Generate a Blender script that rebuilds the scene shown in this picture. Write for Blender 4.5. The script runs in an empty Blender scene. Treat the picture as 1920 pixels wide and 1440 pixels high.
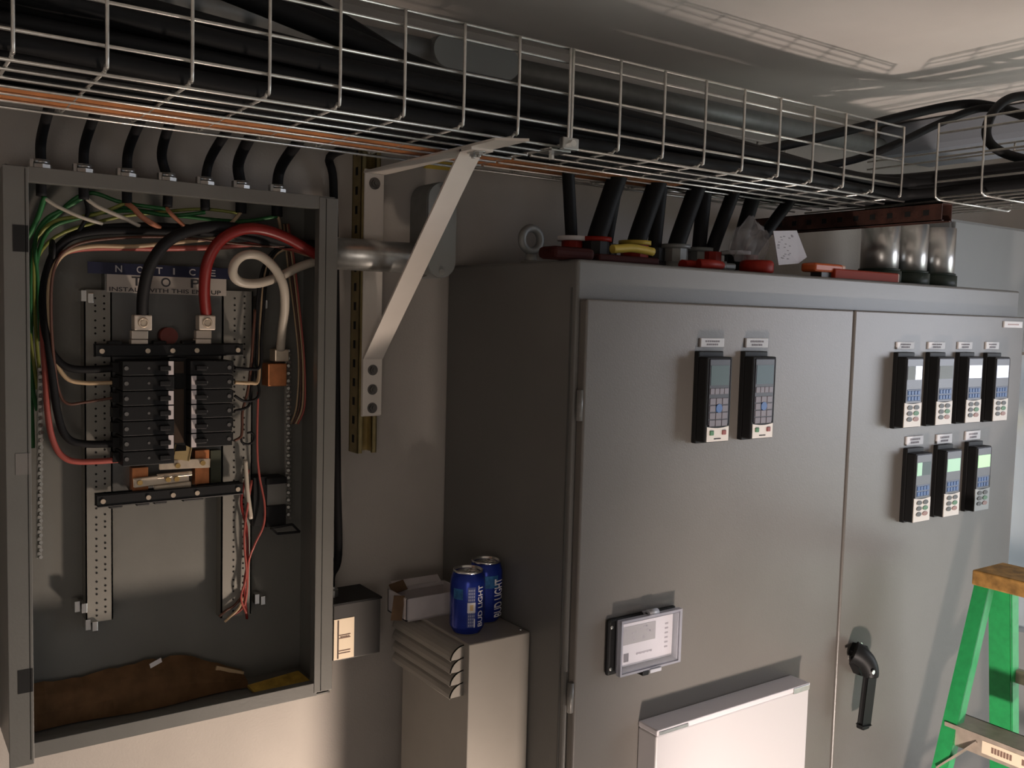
import bpy, bmesh, math, random
from mathutils import Vector, Matrix
random.seed(7)
SC = bpy.context.scene
COL = SC.collection

# ------------------------------------------------------------------ camera
F_PX = 1757.33
CAM = Vector((0.0, -1.74, 1.73))
def _basis(yaw, pitch, roll):
    f = Vector((math.sin(yaw)*math.cos(pitch), math.cos(yaw)*math.cos(pitch), math.sin(pitch)))
    r = Vector((math.cos(yaw), -math.sin(yaw), 0.0)); u = r.cross(f)
    return math.cos(roll)*r+math.sin(roll)*u, -math.sin(roll)*r+math.cos(roll)*u, f
RT, UP, FW = _basis(0.6100803, -0.07144935, 0.02643165)
cd = bpy.data.cameras.new('camera'); cam = bpy.data.objects.new('camera', cd); COL.objects.link(cam)
cd.sensor_width = 36.0; cd.lens = 36.0*F_PX/1920.0; cd.clip_start = 0.02; cd.clip_end = 100
m = Matrix((( RT.x, UP.x, -FW.x, CAM.x), (RT.y, UP.y, -FW.y, CAM.y), (RT.z, UP.z, -FW.z, CAM.z), (0,0,0,1)))
cam.matrix_world = m
SC.camera = cam

# ------------------------------------------------------------------ world, lamps, exposure
w = bpy.data.worlds.new('daylight'); SC.world = w; w.use_nodes = True
bg = w.node_tree.nodes['Background']; bg.inputs[0].default_value = (0.86, 0.90, 1.0, 1); bg.inputs[1].default_value = 7.5
def lamp(name, kind, loc, energy, color, size=0.05, aim=None, **kw):
    l = bpy.data.lights.new(name, kind); l.energy = energy; l.color = color
    if kind in ('POINT', 'SPOT'): l.shadow_soft_size = size
    o = bpy.data.objects.new(name, l); COL.objects.link(o); o.location = loc
    if aim is not None: o.rotation_euler = (Vector(aim)-Vector(loc)).to_track_quat('-Z', 'Y').to_euler()
    for k, v in kw.items(): setattr(l, k, v)
    return o
# the work lamp standing on the floor in front of the cabinet, and a small one low beside the breaker panel
def spot(name, loc, energy, color, size, aim, deg, blend):
    o = lamp(name, 'SPOT', loc, energy, color, size, aim); o.data.spot_size = math.radians(deg); o.data.spot_blend = blend
    return o
spot('floor_work_lamp', (1.10, -1.36, 0.36), 84.0, (1.0, 0.85, 0.755), 0.045, (2.30, -0.46, 1.06), 108, 0.65)
spot('low_side_lamp', (1.06, -0.74, 0.28), 68.0, (1.0, 0.81, 0.67), 0.06, (0.32, 0.0, 0.97), 98, 0.9)
rl = lamp('added_rear_fill', 'AREA', (-0.9, -3.3, 1.15), 8.0, (1.0, 0.88, 0.78), aim=(0.8, 0.0, 1.1)); rl.data.size = 1.0  # added soft fill behind the camera, lifts the ambient; not a known lamp
# daylight through the doorway in the right wall
po = lamp('doorway_daylight', 'AREA', (3.49, -1.72, 1.05), 0.0, (1, 1, 1), aim=(2.0, -1.72, 1.05))
po.data.shape = 'RECTANGLE'; po.data.size = 1.3; po.data.size_y = 2.0; po.data.cycles.is_portal = True
vs = SC.view_settings
vs.view_transform = 'Standard'; vs.look = 'None'; vs.gamma = 1.0; vs.use_curve_mapping = False
vs.exposure = 0.0

# ------------------------------------------------------------------ helpers
def W(px, py, y):                       # the point of the plane y=const seen at a pixel
    d = FW + RT*((px-960)/F_PX) - UP*((py-720)/F_PX)
    return CAM + d*((y-CAM.y)/d.y)
def WZ(px, py, z):
    d = FW + RT*((px-960)/F_PX) - UP*((py-720)/F_PX)
    return CAM + d*((z-CAM.z)/d.z)

MATS = {}
def M(name, col, rough=0.5, metal=0.0, var=0.0, scale=30.0, bump=0.0, bscale=200.0, emit=0.0, trans=0.0, ior=1.45, coat=0.0, spec=0.5):
    if name in MATS: return MATS[name]
    m = bpy.data.materials.new(name); m.use_nodes = True; nt = m.node_tree; b = nt.nodes['Principled BSDF']
    c = (*col, 1.0)
    b.inputs['Base Color'].default_value = c; b.inputs['Roughness'].default_value = rough; b.inputs['Metallic'].default_value = metal
    b.inputs['IOR'].default_value = ior; b.inputs['Coat Weight'].default_value = coat; b.inputs['Specular IOR Level'].default_value = spec
    if trans: b.inputs['Transmission Weight'].default_value = trans
    if emit:
        b.inputs['Emission Color'].default_value = c; b.inputs['Emission Strength'].default_value = emit
    if var or bump:
        tc = nt.nodes.new('ShaderNodeTexCoord')
    if var:
        n = nt.nodes.new('ShaderNodeTexNoise'); n.inputs['Scale'].default_value = scale; n.inputs['Detail'].default_value = 5
        nt.links.new(tc.outputs['Object'], n.inputs['Vector'])
        r = nt.nodes.new('ShaderNodeValToRGB')
        r.color_ramp.elements[0].position = 0.3; r.color_ramp.elements[1].position = 0.7
        r.color_ramp.elements[0].color = (*[max(0, x*(1-var)) for x in col], 1); r.color_ramp.elements[1].color = (*[min(1, x*(1+var)) for x in col], 1)
        nt.links.new(n.outputs['Fac'], r.inputs[0]); nt.links.new(r.outputs[0], b.inputs['Base Color'])
    if bump:
        n2 = nt.nodes.new('ShaderNodeTexNoise'); n2.inputs['Scale'].default_value = bscale; n2.inputs['Detail'].default_value = 3
        nt.links.new(tc.outputs['Object'], n2.inputs['Vector'])
        bp = nt.nodes.new('ShaderNodeBump'); bp.inputs['Strength'].default_value = bump; bp.inputs['Distance'].default_value = 0.002
        nt.links.new(n2.outputs['Fac'], bp.inputs['Height']); nt.links.new(bp.outputs[0], b.inputs['Normal'])
    MATS[name] = m
    return m

WALLM = M('wall_paint', (0.43, 0.395, 0.36), 0.75, var=0.06, scale=6, bump=0.25, bscale=260)
CEILM = M('ceiling_paint', (0.80, 0.74, 0.69), 0.85, var=0.05, scale=4, bump=0.15)
FLOORM = M('floor_concrete', (0.42, 0.39, 0.36), 0.8, var=0.15, scale=5)
GREY = M('grey_enamel', (0.145, 0.140, 0.132), 0.36, var=0.03, scale=8, bump=0.12, bscale=420)
DOORM = M('grey_enamel_door', (0.146, 0.133, 0.121), 0.33, var=0.03, scale=8, bump=0.10, bscale=420)
PANELG = M('grey_panelboard_enamel', (0.152, 0.150, 0.136), 0.45, var=0.05, scale=14, bump=0.1)
DARKG = M('dark_grey_steel', (0.08, 0.08, 0.075), 0.45, var=0.1)
GALV = M('galvanized_steel', (0.55, 0.55, 0.53), 0.32, 0.9, var=0.12, scale=60)
ZINC = M('zinc_wire', (0.70, 0.68, 0.64), 0.34, 0.85, var=0.1, scale=90)
CAST = M('cast_grey_metal', (0.22, 0.225, 0.22), 0.5, 0.35, var=0.1, scale=40)
ALU = M('bright_aluminium', (0.80, 0.79, 0.77), 0.22, 1.0)
BRASSY = M('yellow_zinc', (0.34, 0.27, 0.13), 0.42, 0.7, var=0.15, scale=50)
BLACK = M('black_rubber', (0.009, 0.009, 0.010), 0.65, spec=0.25)
BLACKP = M('black_plastic', (0.010, 0.010, 0.0105), 0.5, spec=0.3)
HOLE = M('dark_opening', (0.008, 0.008, 0.008), 0.9)
WHITEP = M('white_paint', (0.74, 0.68, 0.62), 0.45, var=0.03, scale=20)
WHITEB = M('white_enamel', (0.55, 0.52, 0.525), 0.35)
LABELW = M('white_label', (0.78, 0.75, 0.76), 0.5)
INK = M('grey_ink', (0.34, 0.31, 0.34), 0.7)
INKB = M('black_ink', (0.03, 0.03, 0.035), 0.7)
REDP = M('red_plastic', (0.26, 0.016, 0.008), 0.5, spec=0.2, var=0.15, scale=40)
ORANGE = M('orange_plastic', (0.62, 0.13, 0.035), 0.4)
YELLOW = M('yellow_plastic', (0.55, 0.40, 0.06), 0.5, var=0.1)
RUST = M('rusty_steel', (0.06, 0.024, 0.017), 0.7, 0.2, var=0.45, scale=35, bump=0.4)
PLANK = M('orange_brown_wood', (0.46, 0.17, 0.055), 0.7, var=0.35, scale=12)
COPPER = M('copper_bus', (0.62, 0.24, 0.10), 0.42, 0.75, var=0.2, scale=50)
TINNED = M('tinned_bar', (0.66, 0.55, 0.43), 0.35, 0.7, var=0.12, scale=60)
REDW = M('red_insulation', (0.17, 0.010, 0.008), 0.38)
PINKW = M('faded_red_insulation', (0.34, 0.075, 0.06), 0.42)
WHITEW = M('white_insulation', (0.46, 0.41, 0.34), 0.42)
TANW = M('tan_insulation', (0.46, 0.33, 0.20), 0.45)
BROWNW = M('brown_insulation', (0.09, 0.035, 0.022), 0.45)
GREENW = M('green_insulation', (0.02, 0.13, 0.035), 0.42)
YGREENW = M('yellow_green_insulation', (0.22, 0.24, 0.05), 0.42)
NAVY = M('navy_print', (0.006, 0.008, 0.032), 0.5)
CARD = M('cardboard', (0.24, 0.13, 0.06), 0.85, var=0.25, scale=30)
CARDF = M('brown_flap', (0.10, 0.058, 0.03), 0.85, var=0.2, scale=30)
CARDW = M('white_cardboard', (0.52, 0.48, 0.49), 0.7, var=0.04)
CANBLUE = M('blue_can_lacquer', (0.012, 0.032, 0.27), 0.25, 0.45, var=0.12, scale=40)
CANTEAL = M('teal_can_print', (0.03, 0.13, 0.30), 0.3, 0.45, var=0.5, scale=60)
GREENL = M('green_fibreglass', (0.022, 0.33, 0.095), 0.45, var=0.1, scale=60)
CAPM = M('worn_brown_ladder_cap', (0.36, 0.19, 0.05), 0.65, var=0.45, scale=38, bump=0.3)
STEPM = M('dull_aluminium_step', (0.42, 0.35, 0.29), 0.45, 0.4, var=0.12, scale=40)
STICK = M('cream_sticker', (0.80, 0.66, 0.50), 0.5)
CLEAR = M('clear_plastic', (0.80, 0.80, 0.86), 0.12); CLEAR.node_tree.nodes['Principled BSDF'].inputs['Alpha'].default_value = 0.12
CLEARRIM = M('clear_plastic_rim', (0.46, 0.46, 0.52), 0.18); CLEARRIM.node_tree.nodes['Principled BSDF'].inputs['Alpha'].default_value = 0.60
FILM = M('thin_clear_film', (0.62, 0.60, 0.62), 0.25); FILM.node_tree.nodes['Principled BSDF'].inputs['Alpha'].default_value = 0.30
SCREEN_DK = M('dark_lcd', (0.05, 0.085, 0.085), 0.45)
SCREEN_GY = M('grey_lcd', (0.17, 0.19, 0.185), 0.5)
SCREEN_WH = M('white_glare_lcd', (0.86, 0.90, 1.0), 0.15, emit=1.05)  # emission imitates daylight reflected in the screen glass
SCREEN_PALE = M('pale_glare_lcd', (0.62, 0.66, 0.78), 0.15, emit=0.75)  # emission again, for a paler daylight reflection
SCREEN_GR = M('green_emissive_lcd', (0.34, 0.72, 0.30), 0.15, emit=0.75)  # green screen colour, also set as emission
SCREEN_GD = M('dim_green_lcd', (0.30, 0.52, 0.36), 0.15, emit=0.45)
FACEG = M('grey_blue_faceplate', (0.085, 0.088, 0.105), 0.32)
KEYG = M('grey_violet_keys', (0.17, 0.15, 0.17), 0.4)
KEYB = M('blue_keys', (0.05, 0.12, 0.30), 0.4)
KEYGR = M('green_key', (0.07, 0.20, 0.09), 0.45)
KEYRD = M('red_key', (0.26, 0.06, 0.05), 0.45)
KEYDK = M('dark_oval_keys', (0.07, 0.07, 0.065), 0.45)
KEYTAN = M('pale_red_keys', (0.32, 0.17, 0.14), 0.45)
PALEPL = M('pale_keypad_plate', (0.72, 0.66, 0.60), 0.4)
PIPE = M('polished_conduit', (0.62, 0.61, 0.60), 0.30, 1.0, var=0.05, scale=10)
SOFFIT = M('pale_blue_sheet', (0.30, 0.33, 0.38), 0.5)
LAWN = M('pale_ground', (0.36, 0.37, 0.30), 0.9, var=0.3, scale=3)

ORG = {}
def origin_of(o): return ORG.get(o.name, Vector((0, 0, 0))) if o else Vector((0, 0, 0))
def props(o, label=None, cat=None, group=None, kind=None):
    if label: o['label'] = label
    if cat: o['category'] = cat
    if group: o['group'] = group
    if kind: o['kind'] = kind
    return o
def thing(name, label, cat, loc, group=None):
    o = bpy.data.objects.new(name, None); COL.objects.link(o); o.location = loc; o.empty_display_size = 0.05
    ORG[o.name] = Vector(loc)
    return props(o, label, cat, group)

class B:
    def __init__(s): s.bm = bmesh.new(); s.smooth = False
    def _mi(s, faces, mi, smooth=False):
        for f in faces: f.material_index = mi; f.smooth = smooth
    def box(s, x0, x1, y0, y1, z0, z1, mi=0, bev=0.0, seg=2):
        r = bmesh.ops.create_cube(s.bm, size=1.0)
        c = Vector(((x0+x1)/2, (y0+y1)/2, (z0+z1)/2)); d = (abs(x1-x0), abs(y1-y0), abs(z1-z0))
        for v in r['verts']: v.co = Vector((v.co.x*d[0], v.co.y*d[1], v.co.z*d[2]))+c
        fs = set(f for v in r['verts'] for f in v.link_faces)
        s._mi(fs, mi)
        if bev:
            es = list(set(e for f in fs for e in f.edges))
            rr = bmesh.ops.bevel(s.bm, geom=es, offset=bev, segments=seg, profile=0.5, affect='EDGES')
            s._mi(rr['faces'], mi)
        return s
    def obox(s, c, ax, ay, az, mi=0, bev=0.0):           # box from centre and three half-axis vectors
        r = bmesh.ops.create_cube(s.bm, size=2.0); c = Vector(c)
        for v in r['verts']: v.co = c+Vector(ax)*v.co.x+Vector(ay)*v.co.y+Vector(az)*v.co.z
        fs = set(f for v in r['verts'] for f in v.link_faces); s._mi(fs, mi)
        if bev:
            rr = bmesh.ops.bevel(s.bm, geom=list(set(e for f in fs for e in f.edges)), offset=bev, segments=2, profile=0.5, affect='EDGES'); s._mi(rr['faces'], mi)
        return s
    def bar(s, a, b, wdt, thk, side=(1, 0, 0), mi=0, bev=0.0):   # flat bar from a to b, width along side
        a = Vector(a); b = Vector(b); d = (b-a)/2; sd = Vector(side); sd = (sd-d.normalized()*sd.dot(d.normalized())).normalized()
        n = d.normalized().cross(sd)
        return s.obox((a+b)/2, sd*wdt/2, n*thk/2, d, mi, bev)
    def cyl(s, a, b, r, r2=None, n=20, mi=0, smooth=True, caps=True):
        a = Vector(a); b = Vector(b); d = b-a; q = d.to_track_quat('Z', 'Y'); r2 = r if r2 is None else r2
        lo = [s.bm.verts.new(a+q @ Vector((math.cos(t)*r, math.sin(t)*r, 0))) for t in [2*math.pi*i/n for i in range(n)]]
        hi = [s.bm.verts.new(b+q @ Vector((math.cos(t)*r2, math.sin(t)*r2, 0))) for t in [2*math.pi*i/n for i in range(n)]]
        for i in range(n):
            f = s.bm.faces.new((lo[i], lo[(i+1) % n], hi[(i+1) % n], hi[i])); f.material_index = mi; f.smooth = smooth
        if caps:
            f = s.bm.faces.new(lo[::-1]); f.material_index = mi
            f = s.bm.faces.new(hi); f.material_index = mi
        return s
    def tube(s, pts, r, n=8, sub=6, mi=0, closed=False):
        P = [Vector(p) for p in pts]
        if len(P) > 2 and sub > 1:
            Q = []
            m_ = len(P)
            for i in range(m_-1):
                p0 = P[max(i-1, 0)]; p1 = P[i]; p2 = P[i+1]; p3 = P[min(i+2, m_-1)]
                for k in range(sub):
                    t = k/sub
                    Q.append(0.5*((2*p1)+(p2-p0)*t+(2*p0-5*p1+4*p2-p3)*t*t+(3*p1-p0-3*p2+p3)*t**3))
            Q.append(P[-1]); P = Q
        rings = []; N = None
        for i, p in enumerate(P):
            t = (P[min(i+1, len(P)-1)]-P[max(i-1, 0)]).normalized()
            if N is None:
                N = t.orthogonal().normalized()
            N = (N-t*N.dot(t)).normalized(); Bn = t.cross(N)
            rr = r(i/(len(P)-1)) if callable(r) else r
            rings.append([s.bm.verts.new(p+(N*math.cos(2*math.pi*k/n)+Bn*math.sin(2*math.pi*k/n))*rr) for k in range(n)])
        for a, b in zip(rings, rings[1:]):
            for k in range(n):
                f = s.bm.faces.new((a[k], a[(k+1) % n], b[(k+1) % n], b[k])); f.material_index = mi; f.smooth = True
        f = s.bm.faces.new(rings[0][::-1]); f.material_index = mi
        f = s.bm.faces.new(rings[-1]); f.material_index = mi
        return s
    def lathe(s, prof, c, n=36, mi=None, axis='Z'):        # prof: [(r,h,mi)]
        c = Vector(c); rings = []
        for p in prof:
            r, h = p[0], p[1]; ring = []
            for k in range(n):
                t = 2*math.pi*k/n
                v = (math.cos(t)*r, math.sin(t)*r, h) if axis == 'Z' else (math.cos(t)*r, -h, math.sin(t)*r)
                ring.append(s.bm.verts.new(c+Vector(v)))
            rings.append(ring)
        for j, (a, b) in enumerate(zip(rings, rings[1:])):
            for k in range(n):
                f = s.bm.faces.new((a[k], a[(k+1) % n], b[(k+1) % n], b[k])); f.smooth = True
                f.material_index = prof[j+1][2] if len(prof[j+1]) > 2 else 0
        for ring, rv, j in ((rings[0], True, 0), (rings[-1], False, -1)):
            try:
                f = s.bm.faces.new(ring[::-1] if rv else ring); f.material_index = prof[j][2] if len(prof[j]) > 2 else 0
            except ValueError: pass
        return s
    def prism(s, poly, ext, mi=0):                         # poly: 3D points, ext: vector
        a = [s.bm.verts.new(Vector(p)) for p in poly]; b = [s.bm.verts.new(Vector(p)+Vector(ext)) for p in poly]; n = len(a)
        fs = [s.bm.faces.new(a[::-1]), s.bm.faces.new(b)]
        for i in range(n): fs.append(s.bm.faces.new((a[i], a[(i+1) % n], b[(i+1) % n], b[i])))
        s._mi(fs, mi); return s
    def torus(s, c, R, r, axis='Z', n=32, k=10, mi=0):
        pts = []
        for i in range(n):
            t = 2*math.pi*i/n
            ring = []
            for j in range(k):
                a = 2*math.pi*j/k; rad = R+r*math.cos(a); h = r*math.sin(a)
                p = {'Z': (rad*math.cos(t), rad*math.sin(t), h), 'Y': (rad*math.cos(t), h, rad*math.sin(t)), 'X': (h, rad*math.cos(t), rad*math.sin(t))}[axis]
                ring.append(s.bm.verts.new(Vector(c)+Vector(p)))
            pts.append(ring)
        for i in range(n):
            for j in range(k):
                f = s.bm.faces.new((pts[i][j], pts[(i+1) % n][j], pts[(i+1) % n][(j+1) % k], pts[i][(j+1) % k])); f.smooth = True; f.material_index = mi
        return s
    def text(s, body, h, org, xd, yd, mi=0, width=None, thick=0.0003, fmap=None, spacing=1.0):
        cu = bpy.data.curves.new('lettering', 'FONT'); cu.body = body; cu.size = 1.0; cu.space_character = spacing; cu.offset = 0.012
        t = bpy.data.objects.new('lettering', cu); COL.objects.link(t)
        bpy.context.view_layer.update()
        me = bpy.data.meshes.new_from_object(t.evaluated_get(bpy.context.evaluated_depsgraph_get()))
        COL.objects.unlink(t); bpy.data.objects.remove(t); bpy.data.curves.remove(cu)
        if fmap:                                            # cut the letters into strips so that they bend round the can
            tb_ = bmesh.new(); tb_.from_mesh(me); ys_ = [v.co.y for v in tb_.verts]
            for i in range(1, 12):
                yy = min(ys_)+(max(ys_)-min(ys_))*i/12
                bmesh.ops.bisect_plane(tb_, geom=tb_.verts[:]+tb_.edges[:]+tb_.faces[:], plane_co=(0, yy, 0), plane_no=(0, 1, 0))
            tb_.to_mesh(me); tb_.free()
        co = [v.co.copy() for v in me.vertices]
        if not co: return s
        x0 = min(c.x for c in co); x1 = max(c.x for c in co); y0 = min(c.y for c in co); y1 = max(c.y for c in co)
        k = h/(y1-y0); kx = (width/(x1-x0)) if width else k
        xd = Vector(xd); yd = Vector(yd); nrm = xd.cross(yd).normalized()
        vs_ = []
        for c in co:
            X, Y_ = (c.x-x0)*kx, (c.y-y0)*k
            p = fmap(X, Y_) if fmap else Vector(org)+xd*X+yd*Y_+nrm*thick
            vs_.append(s.bm.verts.new(p))
        for pl in me.polygons:
            try:
                f = s.bm.faces.new([vs_[i] for i in pl.vertices]); f.material_index = mi
            except ValueError: pass
        bpy.data.meshes.remove(me)
        return s
    def make(s, name, mats, parent=None, label=None, cat=None, group=None, kind=None, fix=True):
        bm = s.bm
        if fix: bmesh.ops.recalc_face_normals(bm, faces=bm.faces[:])
        vsx = [v.co for v in bm.verts]
        if parent is None:
            lo = Vector((min(v.x for v in vsx), min(v.y for v in vsx), min(v.z for v in vsx))); hi = Vector((max(v.x for v in vsx), max(v.y for v in vsx), max(v.z for v in vsx)))
            org = Vector(((lo.x+hi.x)/2, (lo.y+hi.y)/2, lo.z))
        else: org = origin_of(parent)
        for v in bm.verts: v.co -= org
        me = bpy.data.meshes.new(name); bm.to_mesh(me); bm.free()
        if not isinstance(mats, (list, tuple)): mats = [mats]
        for mm in mats: me.materials.append(mm)
        o = bpy.data.objects.new(name, me); COL.objects.link(o)
        ORG[o.name] = org
        if parent: o.parent = parent
        else: o.location = org
        return props(o, label, cat, group, kind)

def struct(name, b, mat): return b.make(name, mat, kind='structure')

# ------------------------------------------------------------------ the room
ZC = 2.334
struct('floor', B().box(-1.6, 3.62, -3.6, 0.12, -0.1, 0.0), FLOORM)
struct('ceiling', B().box(-1.6, 3.62, -3.6, 0.12, ZC, ZC+0.1), CEILM)
struct('wall_back', B().box(-1.6, 3.37, 0.0, 0.12, 0.0, ZC).box(3.37, 3.62, 0.0, 0.12, 0.0, 0.62).box(3.37, 3.62, 0.0, 0.12, 1.64, ZC), WALLM)
FROST = M('frosted_glass', (0.80, 0.86, 0.90), 0.4); FROST.node_tree.nodes['Principled BSDF'].inputs['Alpha'].default_value = 0.90
struct('window_1', B().box(3.37, 3.555, 0.055, 0.062, 0.62, 1.64), FROST)
struct('window_2', B().box(3.555, 3.562, -0.60, 0.055, 0.62, 1.64), FROST)
struct('wall_left', B().box(-1.7, -1.6, -3.6, 0.12, 0.0, ZC), WALLM)
struct('wall_front', B().box(-1.7, 3.62, -3.7, -3.6, 0.0, ZC), WALLM)
struct('wall_right', B().box(3.5, 3.62, -1.05, -0.60, 0, ZC).box(3.5, 3.62, -0.60, 0.0, 0, 0.62).box(3.5, 3.62, -0.60, 0.0, 1.64, ZC).box(3.5, 3.62, -3.6, -2.40, 0, ZC).box(3.5, 3.62, -2.40, -1.05, 2.08, ZC), M('pale_wall_paint', (0.62, 0.64, 0.66), 0.7))
struct('trim_1', B().box(3.48, 3.64, -1.05, -0.99, 0, 2.14).box(3.48, 3.64, -2.46, -2.40, 0, 2.14).box(3.48, 3.64, -2.40, -1.05, 2.08, 2.14), WHITEB)
struct('ground', B().box(3.62, 16, -14, 10, -0.25, -0.12), LAWN)
# boxed-in sheet duct under the ceiling along the right
B().box(2.53, 2.80, -2.6, -0.005, 2.235, ZC-0.001, bev=0.02).make('ceiling_duct', SOFFIT, label='pale blue grey boxed duct under the ceiling behind the right cable tray', cat='duct')

# ------------------------------------------------------------------ control cabinet
XL, XR, YB, YD, ZT = 1.040, 2.562, -0.444, -0.464, 1.835
cab = thing('control_cabinet', 'large two-door grey steel control cabinet with keypads on its doors', 'cabinet', (1.80, -0.22, 0.0))
B().box(XL, XR, YB, -0.002, 0.0, ZT, bev=0.006, seg=3).box(XL-0.0015, XL+0.001, YB+0.012, YB+0.016, 0.05, ZT-0.05, 1).make('body', [GREY, DARKG], cab)
zdt = W(1100, 560, YD).z
xs = W(1603, 581, YD).x
d1 = B().box(XL+0.007, xs-0.003, YD, YB+0.0005, 0.10, zdt, bev=0.004, seg=3).make('door', DOORM, cab)
d2 = B().box(xs+0.003, XR-0.006, YD, YB+0.0005, 0.10, zdt, bev=0.004, seg=3).make('door', DOORM, cab)
for dz in (1.55, 1.02, 0.45):
    B().cyl((XL+0.003, YD+0.006, dz), (XL+0.003, YD+0.006, dz+0.055), 0.006, n=12).make('hinge', GREY, d1)
# handle of the right-hand door
def dp(px, py, off): return W(px, py, YD-off)
hb = B()
c0 = W(1601, 1232, YD)
prof = [(0.020, 0.0), (0.021, 0.012), (0.017, 0.022)]
hb.prism([W(1592, 1218, YD), W(1599, 1204, YD), W(1611, 1206, YD), W(1618, 1224, YD), W(1614, 1262, YD), W(1600, 1262, YD), W(1592, 1245, YD)], (0, -0.022, 0))
hb.tube([dp(1601, 1222, .020), dp(1612, 1228, .030), dp(1624, 1240, .040), dp(1631, 1255, .046), dp(1632, 1268, .048)], lambda f: 0.0255-0.008*f, n=16)
a = dp(1632, 1262, .048); b_ = dp(1620, 1358, .048)
hb.bar(a, b_, 0.024, 0.014, bev=0.004)
hb.obox(W(1618, 1360, YD-.044), (0.012, 0, 0), (0, 0.010, 0), (0, 0, 0.007), bev=0.003)
h = hb.make('handle', BLACKP, d2, label='black lever handle')
hs = B()
for px, py, off in ((1636, 1260, .063), (1613, 1208, .020)):
    p = W(px, py, YD-off); hs.cyl(p, p+Vector((0, -0.003, 0)), 0.005, n=14)
p = W(1595, 1233, YD-.0235); hs.obox(p, (0.008, 0, 0), (0, 0.001, 0), (0, 0, 0.003))
hs.make('handle_rivets', ALU, d2)
# name tags on the doors
def tag_plate(x0, y0, x1, y1, par, rows=2, tint=None):
    a = W(x0, y0, YD-0.004); c = W(x1, y1, YD-0.004); b = B()
    b.box(a.x, c.x, YD-0.004, YD+0.0005, c.z, a.z, bev=0.0008)
    wd = c.x-a.x; hh = a.z-c.z
    for r in range(rows):
        fr = 0.62 if r == 0 else 0.5
        zz = a.z-hh*(0.34+0.36*r) if rows == 2 else (a.z+c.z)/2
        n = 7 if r == 0 else 6
        x = (a.x+c.x)/2-wd*fr/2
        for k in range(n):
            cw = wd*fr/n
            b.box(x+k*cw, x+k*cw+cw*0.68, YD-0.0046, YD-0.0038, zz-hh*0.10, zz+hh*0.10, 1)
    return b.make('name_tag', [LABELW, tint or INK], par, label='white name tag')
for q in ((1315, 634, 1358, 651), (1400, 634, 1440, 652)): tag_plate(*q, d1)
for q in ((1683, 641, 1714, 655), (1742, 641, 1772, 655), (1798, 641, 1823, 655), (1850, 641, 1873, 655),
          (1701, 819, 1731, 833), (1758, 815, 1785, 830), (1812, 809, 1838, 823)): tag_plate(*q, d2)
tag_plate(1884, 602, 1917, 615, d2, 1, M('pink_ink', (0.5, 0.36, 0.36), 0.7))

# ------------------------------------------------------------------ keypads
def base_keypad(x, zt, label, group):
    t = thing('operator_keypad', label, 'keypad', (x+0.0345, YD, zt-0.18), group)
    b = B(); b.box(x, x+0.069, YD-0.012, YD, zt-0.178, zt, bev=0.002)
    b.box(x-0.0005, x+0.0695, YD-0.035, YD-0.0115, zt-0.174, zt-0.010, bev=0.003)
    b.make('housing', BLACKP, t)
    return t
def keypad_a(px, py, label, screen):
    p = W(px, py, YD); x, zt = p.x, p.z; t = base_keypad(x, zt, label, 'large keypads on the left cabinet door'); y = YD-0.0352
    z = lambda f: zt-0.010-0.164*f
    B().box(x+0.006, x+0.064, y-0.0006, y+0.001, z(0.80), z(0.02), bev=0.002).make('faceplate', M('dark_faceplate', (0.028, 0.027, 0.034), 0.35), t)
    B().box(x+0.010, x+0.060, y-0.0012, y, z(0.33), z(0.10)).make('screen', screen, t)
    k = B()
    for i in range(4):
        k.box(x+0.010+i*0.0127, x+0.0215+i*0.0127, y-0.0018, y, z(0.435), z(0.365), 0, 0.0006)
    for r in range(4):
        for c in range(3):
            mi = 1 if (r == 1 and c == 1) or (r == 0 and c == 1) and False else 0
            k.box(x+0.010+c*0.0170, x+0.0255+c*0.0170, y-0.0018, y, z(0.555+r*0.085), z(0.48+r*0.085), mi, 0.0008)
    c0_ = (x+0.0347, y-0.0015, z(0.60)); k.cyl(c0_, (c0_[0], y-0.0026, c0_[2]), 0.0085, n=18, mi=1)
    k.make('keys', [KEYG, KEYB], t)
    pl = B(); pts = []
    for i in range(9):
        u_ = i/8; pts.append((x+0.005+u_*0.060, y-0.001, z(0.815)-0.003*math.sin(math.pi*u_)))
    pl.prism(pts+[(x+0.065, y-0.001, z(0.99)), (x+0.005, y-0.001, z(0.99))], (0, 0.0025, 0))
    for i in range(6): pl.box(x+0.025+i*0.0032, x+0.0275+i*0.0032, y-0.0014, y, z(0.965), z(0.95), 1)
    pl = pl.make('start_stop_plate', [PALEPL, INKB], t)
    B().box(x+0.012, x+0.023, y-0.0030, y-0.0008, z(0.915), z(0.86), bev=0.0012).make('start_button', KEYGR, pl, label='green button')
    B().box(x+0.046, x+0.057, y-0.0030, y-0.0008, z(0.915), z(0.86), bev=0.0012).make('stop_button', KEYRD, pl, label='red button')
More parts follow.
